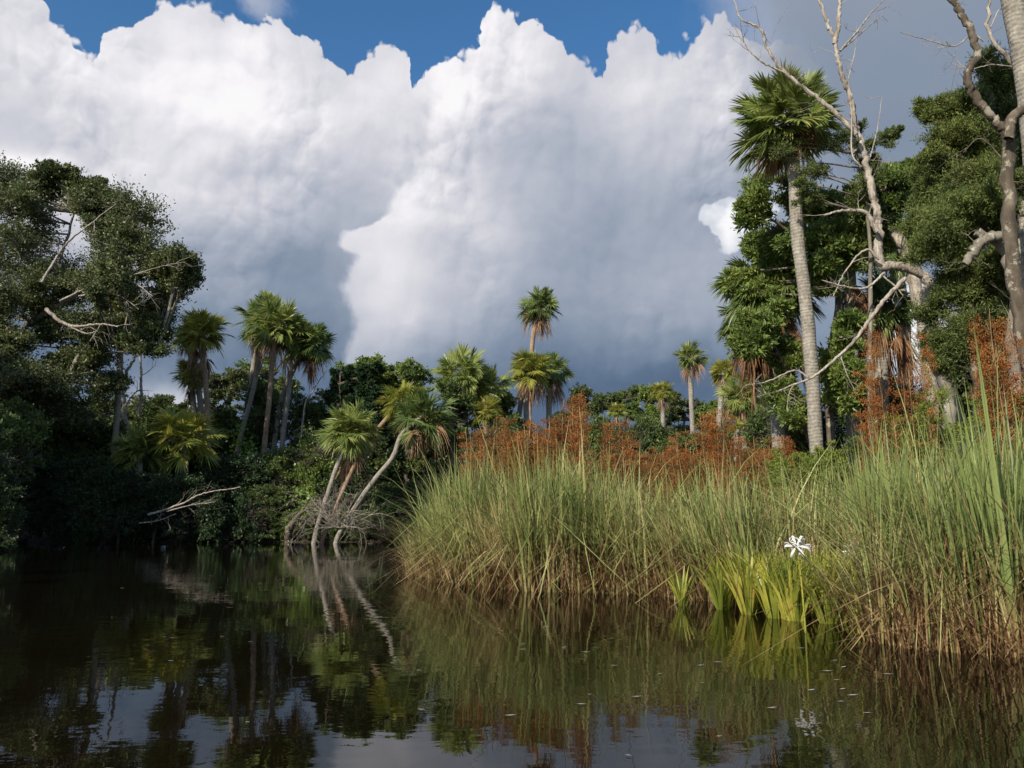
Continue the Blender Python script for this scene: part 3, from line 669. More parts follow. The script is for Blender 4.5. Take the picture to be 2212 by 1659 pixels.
cedar('dark cedar behind the leaning palms', 880, 960, 90, 110, 44, 93, 'cedar_dark')

# shrub meshes, copied along the banks
def shrub_mesh(seed, leaf, H=1.2, n=11, ll=.062, lw=.036, nsub=9, ntwig=6, nleaf=22, up=.35):
    """a shrub of radius 1 and height H"""
    rng = np.random.default_rng(seed); n = int(n * (H / 1.2) ** .9)
    lbs = [((rng.uniform(-.6, .6) * (1.1 - .5 * k / n), rng.uniform(-.4, .4), .2 + (H - .55) * (k + rng.uniform(0, 1)) / n), (rng.uniform(.3, .5),) * 3) for k in range(n)]
    t_ = leafy('proto', 'x', 'x', (0, 0, 0), [([np.array([0, 0, -.1]), np.array([.05, 0, H * .4]), np.array([0, .05, H * .8])], [.05, .04, .02])], lbs, seed, 'bark_dark', leaf, ll, lw, nsub, ntwig, nleaf, limb_r=.02, twig_r=.006, spread=.5, updir=up)
    ch = list(t_.children); ms = [c.data for c in ch]
    for c in ch: bpy.data.objects.remove(c)
    bpy.data.objects.remove(t_)
    return ms, H
SH = {'a': [shrub_mesh(101, 'shrub'), shrub_mesh(111, 'shrub', 2.3), shrub_mesh(121, 'shrub', 3.6)],
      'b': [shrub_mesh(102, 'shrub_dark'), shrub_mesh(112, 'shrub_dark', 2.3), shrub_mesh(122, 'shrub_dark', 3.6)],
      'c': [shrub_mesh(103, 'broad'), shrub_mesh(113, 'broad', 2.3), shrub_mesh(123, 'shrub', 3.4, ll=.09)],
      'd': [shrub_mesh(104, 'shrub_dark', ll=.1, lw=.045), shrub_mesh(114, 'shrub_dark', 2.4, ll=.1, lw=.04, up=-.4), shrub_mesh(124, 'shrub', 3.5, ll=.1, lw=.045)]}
def shrub(kind, px, d, rpx, hpx, label, group, name='shrub', zoff=0.0):
    rng = np.random.default_rng(abs(int(px * 7 + d * 13))); k = d / F; B = ground_at(px, d); B[2] = max(B[2], -.1)
    root = empty(name, B, label, 'shrub', group)
    hh = hpx / rpx; ms, H = min(SH[kind], key=lambda m_: abs(m_[1] - hh))
    for me, nm in zip(ms, ('stem', 'foliage')):
        o = obj(nm, me, root); o.scale = (rpx * k, rpx * k, hpx * k / H); o.rotation_euler = (0, 0, rng.uniform(0, 6))
    return root
rs = np.random.default_rng(7)
def shore_d(px): return float(np.interp((px - CX) / F * 42, FX, FY))
pxs = np.arange(-190, 1000, 66)
for i, px in enumerate(pxs):
    hp = np.interp(px, [-200, 200, 320, 520, 620, 660, 820, 870, 1000], [220, 210, 150, 130, 130, 70, 70, 150, 200])
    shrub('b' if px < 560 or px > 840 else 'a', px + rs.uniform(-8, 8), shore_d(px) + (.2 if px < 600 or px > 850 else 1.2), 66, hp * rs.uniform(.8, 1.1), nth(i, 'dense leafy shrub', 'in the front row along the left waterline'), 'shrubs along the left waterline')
pxs = np.arange(-200, 1060, 74)
for i, px in enumerate(pxs):
    hp = np.interp(px, [-200, 200, 320, 460, 540, 640, 760, 900, 1050], [340, 320, 215, 190, 215, 240, 200, 250, 240])
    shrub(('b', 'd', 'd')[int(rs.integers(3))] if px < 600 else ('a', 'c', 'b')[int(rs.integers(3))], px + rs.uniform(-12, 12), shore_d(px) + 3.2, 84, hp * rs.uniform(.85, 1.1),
          nth(i, 'tall leafy shrub', 'in the second row behind the left waterline'), 'shrubs behind the left waterline')
for i, px in enumerate(np.arange(-150, 900, 90)):
    shrub('a', px + rs.uniform(-12, 12), 54, 85, 320 * rs.uniform(.9, 1.1), nth(i, 'shrub', 'in the back row between the trunks of the left palms'), 'shrubs among the left palms')
for i, px in enumerate(np.arange(1040, 1720, 62)):
    shrub(('a', 'c', 'd')[int(rs.integers(3))], px, 30 + rs.uniform(-3, 5), 75, 265 * rs.uniform(.85, 1.1), nth(i, 'green shrub', 'behind the rust seed heads beyond the reed bed'), 'shrubs behind the reed bed')

# dead branch tangle by the leaning palms
rng = np.random.default_rng(31)
B = ground_at(735, 38.6)
root = empty('fallen_branches', B, 'tangle of bare grey branches at the foot of the leaning palms', 'dead branches')
mb = MB()
for k in range(26):
    a = rng.uniform(-1.3, 1.3); s0 = P(735 + rng.uniform(-22, 22), 1140, 38.6)
    twiggy(mb, rng, s0 - B, np.array([math.sin(a) * 1.1, rng.uniform(-.5, .1), math.cos(a) * .75]), rng.uniform(1.2, 2.2), .03, 3, .02, 0, None, 3, .35)
obj('branch', mb.mesh('branch', 'twig', True), root)
dead_limbs('bent_snag', 'bent broken stump with a knobbed end rising from the water left of the leaning palms', 'dead trunk', ground_at(625, 40.6),
           [([P(622, 1172, 40.4)] + W([(624, 1145), (640, 1118), (660, 1100), (672, 1092)], 40.4), .17, .09), (W([(672, 1092), (690, 1086), (712, 1080)], 40.4), .05, .02)], 64, 'bark_brown', twd=1, twn=1, twl=.5)
dead_limbs('fallen_branch', 'long pale branch reaching over the water below the low bushy palms', 'dead branch', P(330, 1112, 39.5),
           [(W([(320, 1112), (360, 1100), (400, 1085), (440, 1066), (520, 1052)], 39.3), .06, .02), (W([(360, 1105), (410, 1092), (465, 1084)], 39.3), .04, .015), (W([(300, 1130), (340, 1125), (380, 1110)], 39.3), .04, .02)], 65, twd=1, twn=6, twl=.7, twr=.015, partname='branch')
dead_limbs('fallen_branch', 'thin pale dead stem slanting in the gap between the left palms and the dark cedar', 'dead branch', ground_at(650, 47),
           [([ground_at(645, 47)] + W([(655, 900), (672, 850), (705, 800)], 47), .08, .03)], 66, twd=1, twn=3, twl=1.0, twr=.02, partname='branch')

# vine draped on trunks
def vine(label, pts, d, n, seed):
    rng = np.random.default_rng(seed); base = ground_at(pts[0][0], d); root = empty('climbing_vine', base, label, 'vine', 'bright vines on palm trunks')
    lf, st = MB(), MB(); pth = smoothpath([base] + W(pts, d), 14, rng, .05) - base; tube(st, pth, .015, 4); obj('stem', st.mesh('stem', 'twig'), root)
    i = rng.integers(5, 14, n); c = pth[i] + rng.normal(0, .35, (n, 3)); leaves(lf, c, rng.normal(0, 1, (n, 3)), .22, .18, rng); obj('foliage', lf.mesh('foliage', 'vine'), root)
vine('bright green vine on the slanting left trunk of the tall cluster', [(512, 990), (514, 950), (520, 920)], 51.3, 220, 1)
vine('bright green vine heaped at the foot of the tall cluster', [(540, 1000), (540, 975), (545, 955)], 50.5, 260, 2)
vine('small bright vine low beside the bent stump', [(652, 1100), (650, 1085), (648, 1070)], 41, 90, 3)

# ------------------------------------------------------------------ right grove trees
# lance leaved tree
lb = [lobe(*a) for a in [(1620, 455, 48, 32, 17), (1780, 430, 70, 45, 17.5), (1830, 520, 75, 50, 17.2), (1920, 420, 75, 45, 17.5), (1900, 500, 60, 40, 17.5), (1760, 520, 60, 50, 17.3),
     (1690, 400, 60, 35, 18.2), (1655, 690, 62, 42, 16.8), (1630, 740, 60, 45, 17), (1700, 870, 40, 60, 17), (1690, 780, 30, 60, 17.6), (1830, 790, 45, 60, 16.8), (1835, 860, 45, 55, 16.8), (1780, 600, 45, 40, 16.9), (1850, 700, 40, 30, 16.6), (1700, 520, 70, 60, 18.5), (1960, 380, 40, 25, 17.5), (1600, 620, 30, 40, 18.5), (1640, 530, 50, 40, 19), (1700, 620, 50, 50, 18.5), (1880, 460, 60, 50, 18.5)]]
B = ground_at(1800, 17.5)
leafy('bay_tree', 'bright lance leaved tree weaving between the palms of the right grove', 'tree', B,
      [([B - [0, 0, .1], P(1790, 850, 17.5), P(1810, 650, 17.6), P(1800, 520, 17.5), P(1840, 430, 17.5)], [.12, .10, .08, .06, .04]), ([B, P(1720, 850, 17.3), P(1690, 780, 17.2), P(1660, 720, 17)], [.08, .07, .05, .03]), ([P(1800, 560, 17.5), P(1720, 510, 17.3), P(1660, 470, 17.1), P(1620, 455, 17)], [.05, .04, .03, .02])],
      ragged(lb, 4, .5, 6), 41, 'bark_brown', 'broad', .14, .04, 7, 8, 28, None, spread=.85, twig_r=.005, limb_r=.04, shell=.4)
# cedar / red cedar masses at the right
lb = [lobe(*a) for a in [(2160, 160, 50, 50, 14), (2080, 230, 60, 40, 14), (2040, 300, 50, 45, 14), (2110, 320, 80, 60, 14.2), (2180, 280, 60, 80, 14.3), (2060, 360, 60, 50, 14.6), (2150, 220, 60, 50, 14.5), (2200, 400, 50, 70, 14.8), (2100, 480, 60, 50, 14.8), (2020, 430, 40, 60, 14.8), (2150, 400, 70, 50, 13.8), (2060, 420, 60, 40, 14), (2010, 240, 25, 25, 14), (2000, 330, 25, 20, 13.9)]]
B = ground_at(2200, 14.5)
leafy('cedar_tree', 'feathery olive cedar filling the upper right corner behind the curved limb', 'cedar', B,
      [([B - [0, 0, .1], P(2195, 800, 14.5), P(2180, 500, 14.4), P(2150, 300, 14.2), P(2140, 160, 14.1)], [.2, .17, .13, .08, .03])], ragged(lb, 5, .45, 7), 42, 'bark_grey', 'cedar', .07, .016, 9, 11, 40, 'cedars of the right grove', spread=1.3, twig_r=.004, limb_r=.035, shell=.3, updir=.5)
lb = [lobe(*a) for a in [(2060, 470, 60, 50, 12.6), (2150, 450, 70, 45, 12.2), (2190, 540, 60, 50, 12.4), (2130, 600, 70, 60, 13.6), (2200, 720, 60, 80, 13.4), (2000, 480, 40, 40, 13.4), (2160, 780, 80, 60, 13.2), (2020, 540, 40, 50, 13), (2080, 560, 60, 40, 13), (2030, 640, 60, 50, 13.5), (2110, 700, 90, 60, 13.5), (2060, 740, 60, 50, 13.6), (2190, 650, 50, 60, 13), (2180, 390, 50, 20, 12.1)]]
B = ground_at(2120, 13.4)
leafy('cedar_tree', 'lower yellow green cedar at the right edge above the reeds', 'cedar', B,
      [([B - [0, 0, .1], P(2110, 800, 13.3), P(2090, 640, 13.2), P(2080, 520, 13), P(2100, 450, 12.8)], [.15, .13, .1, .07, .03])], ragged(lb, 5, .45, 8), 43, 'bark_brown', 'cedar', .065, .015, 9, 11, 40, 'cedars of the right grove', spread=1.3, twig_r=.004, limb_r=.03, shell=.3, updir=.5)
lb = [lobe(*a) for a in [(1700, 300, 60, 45, 15.4), (1780, 330, 70, 40, 15.4), (1840, 290, 50, 50, 15.6), (1900, 330, 60, 35, 15.6), (1740, 400, 60, 30, 15.3), (1850, 400, 60, 40, 15.5), (1940, 290, 25, 20, 15.6)]]
B = ground_at(1870, 15.8)
leafy('cedar_tree', 'thin half bare cedar with fine grey twigs around the head of the thick palm trunk', 'cedar', B,
      [([B - [0, 0, .1], P(1880, 800, 15.8), P(1880, 550, 15.8), P(1870, 420, 15.7), P(1850, 330, 15.6)], [.07, .06, .05, .04, .02])], ragged(lb, 3, .5, 9), 44, 'bark_grey', 'cedar', .06, .015, 6, 11, 24, 'cedars of the right grove', spread=.6, twig_r=.0035, limb_r=.022, shell=.2, updir=.4)
for i, (px, d, r, h) in enumerate([(1720, 12.5, 50, 235), (1800, 11.5, 50, 270), (1880, 11.8, 60, 320), (1960, 11.2, 60, 350), (2050, 11, 60, 380), (2140, 10.5, 60, 400), (2210, 10.2, 60, 400), (1680, 14, 40, 225), (1760, 13.3, 40, 240)]):
    rng = np.random.default_rng(200 + i); k = d / F; B = ground_at(px, d)
    lbs = [(B + np.array([rng.uniform(-.8, .8) * r * k, rng.uniform(-.3, .3), (h * k + .0) * rng.uniform(.4, .95)]), (r * k * .6, r * k * .6, h * k * .14)) for _ in range(9)]
    leafy('juniper_shrub', nth(sorted([1720, 1800, 1880, 1960, 2050, 2140, 2210, 1680, 1760]).index(px), 'soft juniper shrub', 'rising behind the reeds below the right grove'), 'shrub', B, [([B - [0, 0, .1], B + [0, 0, h * k * .7]], [.03, .015])], lbs, 210 + i, 'bark_brown', 'cedar' if i % 4 == 2 else 'juniper', .05, .014, 9, 7, 34, 'junipers below the right grove', spread=.5, twig_r=.004, limb_r=.015, updir=.6)
for i, (px, d, r, h) in enumerate([(1760, 20, 90, 330), (1840, 21, 90, 420), (1930, 20.5, 90, 380), (2030, 19, 100, 400), (2130, 18, 100, 480), (2230, 17, 100, 500), (1700, 22, 70, 260), (1640, 24, 70, 220)]):
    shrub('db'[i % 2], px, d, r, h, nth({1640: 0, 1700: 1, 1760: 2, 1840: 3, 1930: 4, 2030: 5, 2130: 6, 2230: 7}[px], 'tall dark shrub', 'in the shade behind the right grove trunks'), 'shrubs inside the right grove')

# dead tree: pale trunk rising from the bend
D = 15
B = ground_at(2065, D)
dead_limbs('dead_tree', 'tall bleached dead tree with forked bare limbs rising above the grove', 'dead tree', B,
    [([B - [0, 0, .1]] + W([(2060, 900), (2030, 800), (2012, 700), (2005, 625)], D), .15, .13),
     (W([(2012, 640), (2000, 598), (1960, 578), (1915, 575), (1900, 560), (1897, 480), (1880, 400), (1868, 330), (1850, 285), (1838, 215), (1815, 150), (1800, 85), (1782, 35), (1765, -20)], D), .105, .028),
     (W([(1850, 290), (1800, 240), (1750, 200), (1700, 160), (1660, 110), (1640, 60), (1600, 40), (1585, -10)], D - .3), .055, .012),
     (W([(1700, 160), (1640, 130), (1605, 90), (1585, 55)], D - .3), .025, .008),
     (W([(1802, 95), (1810, 60), (1815, 0), (1830, -40)], D), .05, .03), (W([(1815, 110), (1850, 70), (1880, 30), (1920, -10)], D), .028, .008), (W([(1815, 110), (1850, 80), (1895, 40)], D + .3), .02, .007),
     (W([(1895, 500), (1870, 460), (1820, 455), (1780, 465)], D - .2), .055, .02), (W([(1880, 340), (1895, 280), (1905, 210)], D), .014, .006), (W([(1830, 180), (1845, 120), (1850, 85)], D), .016, .006),
     (W([(1860, 360), (1840, 330), (1840, 250), (1830, 150)], D - .4), .02, .008), (W([(1900, 560), (1870, 540), (1830, 580), (1800, 640)], D - .2), .03, .01)],
    67, 'bark_white', twd=2, twn=[1, 4, 14, 5, 2, 3, 2, 8, 1, 1, 3, 6], twl=.45, twr=.009, kids=2)
dead_limbs('dead_branch', 'long pale broken branch slanting down left across the thick palm trunk', 'dead branch', P(1955, 600, 13.5),
    [(W([(1955, 600), (1905, 655), (1850, 730), (1800, 780), (1755, 815), (1715, 830)], 13.5), .042, .018), (W([(1750, 818), (1720, 800), (1685, 812), (1655, 825), (1610, 832)], 13.5), .022, .008),
     (W([(1715, 830), (1680, 845), (1640, 855)], 13.5), .018, .006), (W([(1815, 765), (1830, 810), (1850, 850)], 13.5), .014, .005), (W([(1715, 830), (1705, 850), (1700, 880)], 13.5), .012, .005)], 68, 'bark_white', twd=1, twn=4, twl=.3, twr=.007, kids=2, partname='branch')
dead_limbs('dead_branch', 'short grey branch crossing left below the dead limb', 'dead branch', P(1890, 600, 13.8),
    [(W([(1910, 590), (1870, 622), (1820, 618), (1775, 605)], 13.8), .03, .01), (W([(1905, 595), (1935, 620), (1960, 650)], 13.8), .02, .01)], 69, 'bark_white', twd=1, twn=5, twl=.35, twr=.008, kids=2, partname='branch')
# pale thick peeling trunks
B = ground_at(2000, 17)
dead_limbs('dead_tree', 'thick pale peeling trunk leaning left behind the bent dead limb', 'dead trunk', B,
    [([B - [0, 0, .1]] + W([(2010, 800), (1990, 680), (1975, 600), (1945, 520), (1935, 490)], 17), .19, .13)], 70, 'bark_white', twn=0)
# crooked oak limb from the right edge
B = ground_at(2235, 10.5)
dead_limbs('crooked_oak', 'gnarled dark oak trunk with a snaking limb in the upper right corner', 'oak tree', B,
    [([B - [0, 0, .1]] + W([(2225, 800), (2185, 560), (2180, 400), (2178, 300)], 10.5), .12, .085),
     (W([(2180, 320), (2172, 285), (2135, 245), (2100, 200), (2090, 160), (2112, 120), (2098, 70), (2070, 20), (2045, -20)], 10.5), .066, .045),
     (W([(2178, 300), (2190, 250), (2225, 240), (2290, 300)], 10.3), .07, .08),
     (W([(2180, 360), (2120, 300), (2080, 330)], 10.6), .012, .006)], 71, 'bark_brown', twd=2, twn=[6, 3, 2, 3], twl=.4, twr=.008, kids=2)
B = ground_at(2300, 11.5)
dead_limbs('dead_tree', 'white forked dead branches against the sky at the top right corner', 'dead tree', B,
    [([B - [0, 0, .1]] + W([(2290, 700), (2270, 400), (2240, 230), (2200, 150), (2160, 110), (2130, 60), (2140, 0), (2135, -30)], 11.5), .12, .02),
     (W([(2125, 90), (2100, 75), (2060, 100), (2000, 85), (1945, 70)], 11.5), .014, .005), (W([(2140, 60), (2160, 20), (2190, 20)], 11.5), .014, .006), (W([(2190, 145), (2140, 140), (2090, 150), (2060, 120)], 11.5), .014, .005)],
    72, 'bark_white', twd=2, twn=[5, 7, 3, 6], twl=.35, twr=.006, kids=2)
B = ground_at(2180, 12)
dead_limbs('gnarled_tree', 'pale mottled thick limb curving up through the cedar at the right', 'tree trunk', B,
    [([B - [0, 0, .1]] + W([(2190, 760), (2195, 640), (2180, 560), (2150, 520), (2110, 500)], 12), .12, .07), (W([(2165, 510), (2120, 520), (2085, 570)], 11.8), .09, .06),
     (W([(2195, 640), (2205, 540), (2212, 430)], 12), .10, .08)], 73, 'bark_grey', twd=2, twn=[4, 4, 2], twl=.4, twr=.008, kids=2)
B = ground_at(2040, 14)
dead_limbs('gnarled_tree', 'rough mottled trunk dropping to the seed heads right of the bright gap', 'tree trunk', B,
    [([B - [0, 0, .1]] + W([(2045, 850), (2015, 760), (2010, 690), (2030, 640)], 14), .13, .09)], 74, 'bark_grey', twd=2, twn=[4], twl=.4, twr=.008, kids=2)

# ------------------------------------------------------------------ reed bed
def blades(mb, rng, bx, by, h, w_, lean, bend, K=6, z0=None, dirn=None, kink=0.0):
    n = len(bx); a = rng.uniform(0, 6.283, n) if dirn is None else dirn
    ld = np.stack([np.cos(a), np.sin(a), np.zeros(n)], 1)
    z0 = np.clip(gh(bx, by), -.05, .1) - .12 if z0 is None else z0
    t = np.linspace(0, 1, K + 1)
    hor = h[:, None] * (lean[:, None] * t + bend[:, None] * t ** 3)
    up = h[:, None] * (t - bend[:, None] * .55 * np.clip(t - .35, 0, 1) ** 2 * 1.8)
    if kink:   # blades broken part way up, the tip hanging or sticking out
        kk = rng.uniform(0, 1, n) < kink; tk = rng.uniform(.45, .85, n)[:, None]; sl = rng.uniform(-.9, .35, n)[:, None]
        over = np.clip(t - tk, 0, 1) * kk[:, None]
        up = up - h[:, None] * over * (1 - sl); hor = hor + h[:, None] * over * rng.uniform(.3, .9, n)[:, None]
    up = np.maximum(up, .03)
    c = np.stack([bx[:, None] + ld[:, :1] * hor, by[:, None] + ld[:, 1:2] * hor, z0[:, None] + up], -1)
    s = unit(np.stack([-ld[:, 1], ld[:, 0], np.zeros(n)], 1) + rng.normal(0, .5, (n, 3)) * [1, 1, 0])
    ww = w_[:, None] * np.interp(t, [0, .3, .8, 1], [.8, 1, .55, .06])
    v = np.stack([c - s[:, None] * ww[..., None] / 2, c + s[:, None] * ww[..., None] / 2], 2)
    b = (np.arange(n) * (K + 1) * 2)[:, None] + (np.arange(K) * 2)[None]
    mb.add(v, np.stack([b, b + 1, b + 3, b + 2], -1).reshape(-1, 4))
rng = np.random.default_rng(99)
def tufts(n, depth0, depth1, x0=-1.9, x1=9.0, pw_=1.0, size=.12, nc=400):
    """n blades in nc tufts; gives places and the way each blade leans (out of its tuft)"""
    cx = rng.uniform(x0, x1, nc); cy = front(cx) + depth0 + (depth1 - depth0) * rng.uniform(0, 1, nc) ** pw_; ch = rng.normal(1.0, .13, nc)
    k = rng.integers(0, nc, n); ox, oy = rng.normal(0, size, n), rng.normal(0, size, n)
    x = cx[k] + ox; y = np.maximum(cy[k] + oy, front(cx[k] + ox) - .12); a = np.arctan2(oy, ox) + rng.normal(0, .7, n)
    ok = (x / y < .95) & (x > -2.35) & ~((x < y * .452 - .05) & (y < 9.5) & (x > 2.3))   # the lilies' open patch
    return x[ok], y[ok], a[ok], ch[k][ok]
def hs(x, y): return np.interp(x, [-2.3, -1.9, -1.5, -.9, 1.4, 2.4, 3, 3.6, 4.2, 5], [.36, .52, .76, 1.0, .95, .84, .78, .80, .84, .84])
mb = MB()
x, y, a, c = tufts(11500, .1, 6.5, pw_=1.4, size=.22, nc=900); n = len(x)
blades(mb, rng, x, y, c * hs(x, y) * rng.normal(1.85, .30, n), rng.uniform(.010, .030, n) * np.interp(y, [6, 11], [.62, 1]), np.abs(rng.normal(.04, .13, n)), np.abs(rng.normal(.10, .22, n)), dirn=a, kink=.22)
x, y, a, c = tufts(10500, .0, 3.0, pw_=1.5, size=.09, nc=300); n = len(x)
blades(mb, rng, x, y, c * hs(x, y) * rng.normal(1.75, .42, n), rng.uniform(.012, .034, n) * np.interp(y, [6, 11], [.62, 1]), np.abs(rng.normal(.10, .15, n)), np.abs(rng.normal(.16, .26, n)), dirn=a, kink=.2)
x, y, a, c = tufts(2200, -.05, .6, x1=3.2, size=.07, nc=46); n = len(x)
blades(mb, rng, x, y, c * hs(x, y) * rng.normal(1.5, .45, n), rng.uniform(.012, .026, n), np.abs(rng.normal(.16, .18, n)), np.abs(rng.normal(.25, .3, n)), dirn=a, kink=.15)
tag(obj('reeds', mb.mesh('reeds', 'reed')), 'tall green sedge blades growing thick along the right bank', 'reeds', kind='stuff')
mb = MB()
x, y, a, c = tufts(5200, .0, 4.0, pw_=1.2, size=.15, nc=90, x0=-1.6); n = len(x)
blades(mb, rng, x, y, c * hs(x, y) * rng.normal(2.0, .28, n), rng.uniform(.014, .03, n), np.abs(rng.normal(0, .06, n)), np.abs(rng.normal(0.02, .06, n)), dirn=a, kink=.05)
x, y, a, c = tufts(1700, .0, 2.5, size=.10, nc=22, x0=3.1, x1=5.5); n = len(x)
blades(mb, rng, x, y, rng.normal(1.7, .25, n), rng.uniform(.012, .024, n), np.abs(rng.normal(0, .06, n)), np.abs(rng.normal(0.02, .07, n)), dirn=a, kink=.05)
tag(obj('rushes', mb.mesh('rushes', 'reed_blue')), 'upright blue green rush stems standing in bunches in the reed bed', 'rushes', kind='stuff')
mb = MB()
x, y, a, c = tufts(9000, -.05, 2.2, pw_=1.5, size=.13, nc=300); n = len(x)
blades(mb, rng, x, y, c * hs(x, y) * np.abs(rng.normal(.85, .38, n)) + .12, rng.uniform(.008, .018, n), np.abs(rng.normal(.1, .4, n)), np.abs(rng.normal(.35, .35, n)), dirn=a, kink=.35)
x, y, a, c = tufts(14000, .0, 6, pw_=1.2, size=.25, nc=900); n = len(x)
blades(mb, rng, x, y, c * hs(x, y) * rng.normal(1.65, .35, n), rng.uniform(.007, .015, n), np.abs(rng.normal(0, .16, n)), np.abs(rng.normal(.15, .25, n)), dirn=a, kink=.4)
x, y, a, c = tufts(1500, .0, 1.5, size=.14, nc=50, x0=3.2, x1=5.5); n = len(x)
blades(mb, rng, x, y, c * rng.uniform(.4, 1.5, n), rng.uniform(.008, .02, n), np.abs(rng.normal(.05, .3, n)), np.abs(rng.normal(.2, .3, n)), dirn=a, kink=.5)
x, y, a, c = tufts(700, -.12, .3, size=.1, nc=120); n = len(x)
blades(mb, rng, x, y, rng.uniform(.3, .9, n), rng.uniform(.008, .016, n), rng.uniform(.4, 1.1, n), rng.uniform(.1, .4, n), dirn=rng.uniform(-3.14, 0, n))
tag(obj('dry_reeds', mb.mesh('dry_reeds', 'straw')), 'dead straw coloured blades tangled at the foot of the reeds', 'dry reeds', kind='stuff')
mb = MB()
n = 170; x = rng.uniform(3.0, 4.6, n); y = front(x) + rng.uniform(0, 1.2, n)
blades(mb, rng, x, y, rng.uniform(1.4, 2.3, n), rng.uniform(.006, .011, n), rng.uniform(.2, .6, n), rng.uniform(.3, .8, n), K=9, dirn=rng.normal(math.pi, .6, n))
n = 60; x = rng.uniform(-2.1, -1.2, n); y = front(x) + rng.uniform(0, .8, n)
blades(mb, rng, x, y, rng.uniform(1.2, 2.0, n), rng.uniform(.005, .01, n), rng.uniform(.1, .4, n), rng.uniform(.3, .8, n), K=9, dirn=rng.normal(math.pi, .4, n))
tag(obj('arching_sedge', mb.mesh('arching_sedge', 'reed')), 'long thin sedge blades arching out over the lilies and the water', 'sedge', kind='stuff')

# ------------------------------------------------------------------ rust seed heads
def seedhead(seed):
    rng = np.random.default_rng(seed); hd, st = MB(), MB()
    tube(st, smoothpath([(0, 0, 0), (.03, 0, .6), (0.0, .02, 1.25), (.03, 0, 2.0)], 9), np.linspace(.011, .004, 9), 4)
    C_, A_ = [], []
    for z0 in np.arange(1.0, 1.98, .125):
        for q_ in range(rng.integers(3, 6)):
            z = z0 + rng.uniform(-.02, .03); a = rng.uniform(0, 6.28); L_ = rng.uniform(.03, .15) * (1.15 - .55 * (z - 1.0))
            e = np.array([math.cos(a) * L_, math.sin(a) * L_, z + rng.uniform(.0, .05)]); tube(st, [(0.01, 0, z - .05), e], [.004, .002], 3)
            n = 46; C_.append(e + rng.normal(0, 1, (n, 3)) * [.026, .026, .02]); A_.append(rng.normal(0, 1, (n, 3)))
    C_ = np.concatenate(C_); A_ = np.concatenate(A_); leaves(hd, C_, A_, .020, .010, rng)
    return st.mesh('stalk', 'straw'), hd.mesh('seed_head', 'rust')
SHD = [seedhead(300 + i) for i in range(5)]
rp = np.random.default_rng(55)
ENVX = [1005, 1020, 1045, 1080, 1120, 1160, 1200, 1240, 1270, 1290, 1330, 1360, 1385, 1440, 1490, 1545, 1600, 1660, 1720]
ENVY = [915, 905, 892, 888, 880, 885, 862, 835, 845, 900, 890, 905, 960, 955, 890, 862, 935, 928, 930]
def plume(px, py, d, label, grp, s=1.0):
    top = P(px, py, d); g = float(gh(top[0], d)); h = (top[2] - g + .1) / 2.02
    root = empty('seed_head_stalk', (top[0], d, g - .08), label, 'seed head', grp); a = rp.uniform(0, 6.28); st, hd = SHD[int(rp.integers(5))]
    wx = np.clip(h, .8, 1.5) * s * rp.uniform(.85, 1.25)
    for nm, me in (('stalk', st), ('seed_head', hd)):
        o = obj(nm, me, root); o.scale = (wx, wx, h); o.rotation_euler = (rp.uniform(-.04, .04), rp.uniform(-.04, .04), a)
for k in range(140):
    px = rp.uniform(1010, 1725); 
    if 1375 < px < 1440 and rp.uniform() < .35: continue
    py = float(np.interp(px, ENVX, ENVY)) + abs(rp.normal(0, 52)) + rp.uniform(0, 10)
    plume(px, min(py, 975), rp.uniform(13.5, 17) if px > 1080 else rp.uniform(14, 15.5), 'rust coloured sedge seed head in the long row above the middle of the reed bed', 'rust seed heads above the reed bed')
for px, py in [(1868, 700), (1880, 730), (1872, 790), (1890, 810), (1925, 805), (1950, 830), (1905, 850), (1985, 710), (1990, 740), (1970, 850), (1870, 850), (1930, 870), (2000, 860), (1860, 880), (1960, 800)]:
    plume(px, py, rp.uniform(10.4, 11.4), nth([1850, 1860, 1868, 1870, 1872, 1880, 1890, 1905, 1925, 1930, 1950, 1960, 1970, 1985, 1990, 2000].index(px) - 1, 'rust seed head', 'in the stand below the dead limb'), 'rust seed heads below the right grove', .62)
for px, py in [(2130, 668), (2150, 672), (2165, 690), (2140, 700), (2155, 730), (2172, 720), (2125, 715)]:
    plume(px, py, rp.uniform(9.0, 9.5), nth([2125, 2130, 2140, 2150, 2155, 2165, 2172].index(px), 'rust seed head', 'in the tall tuft at the right edge'), 'rust seed heads at the right edge', .7)

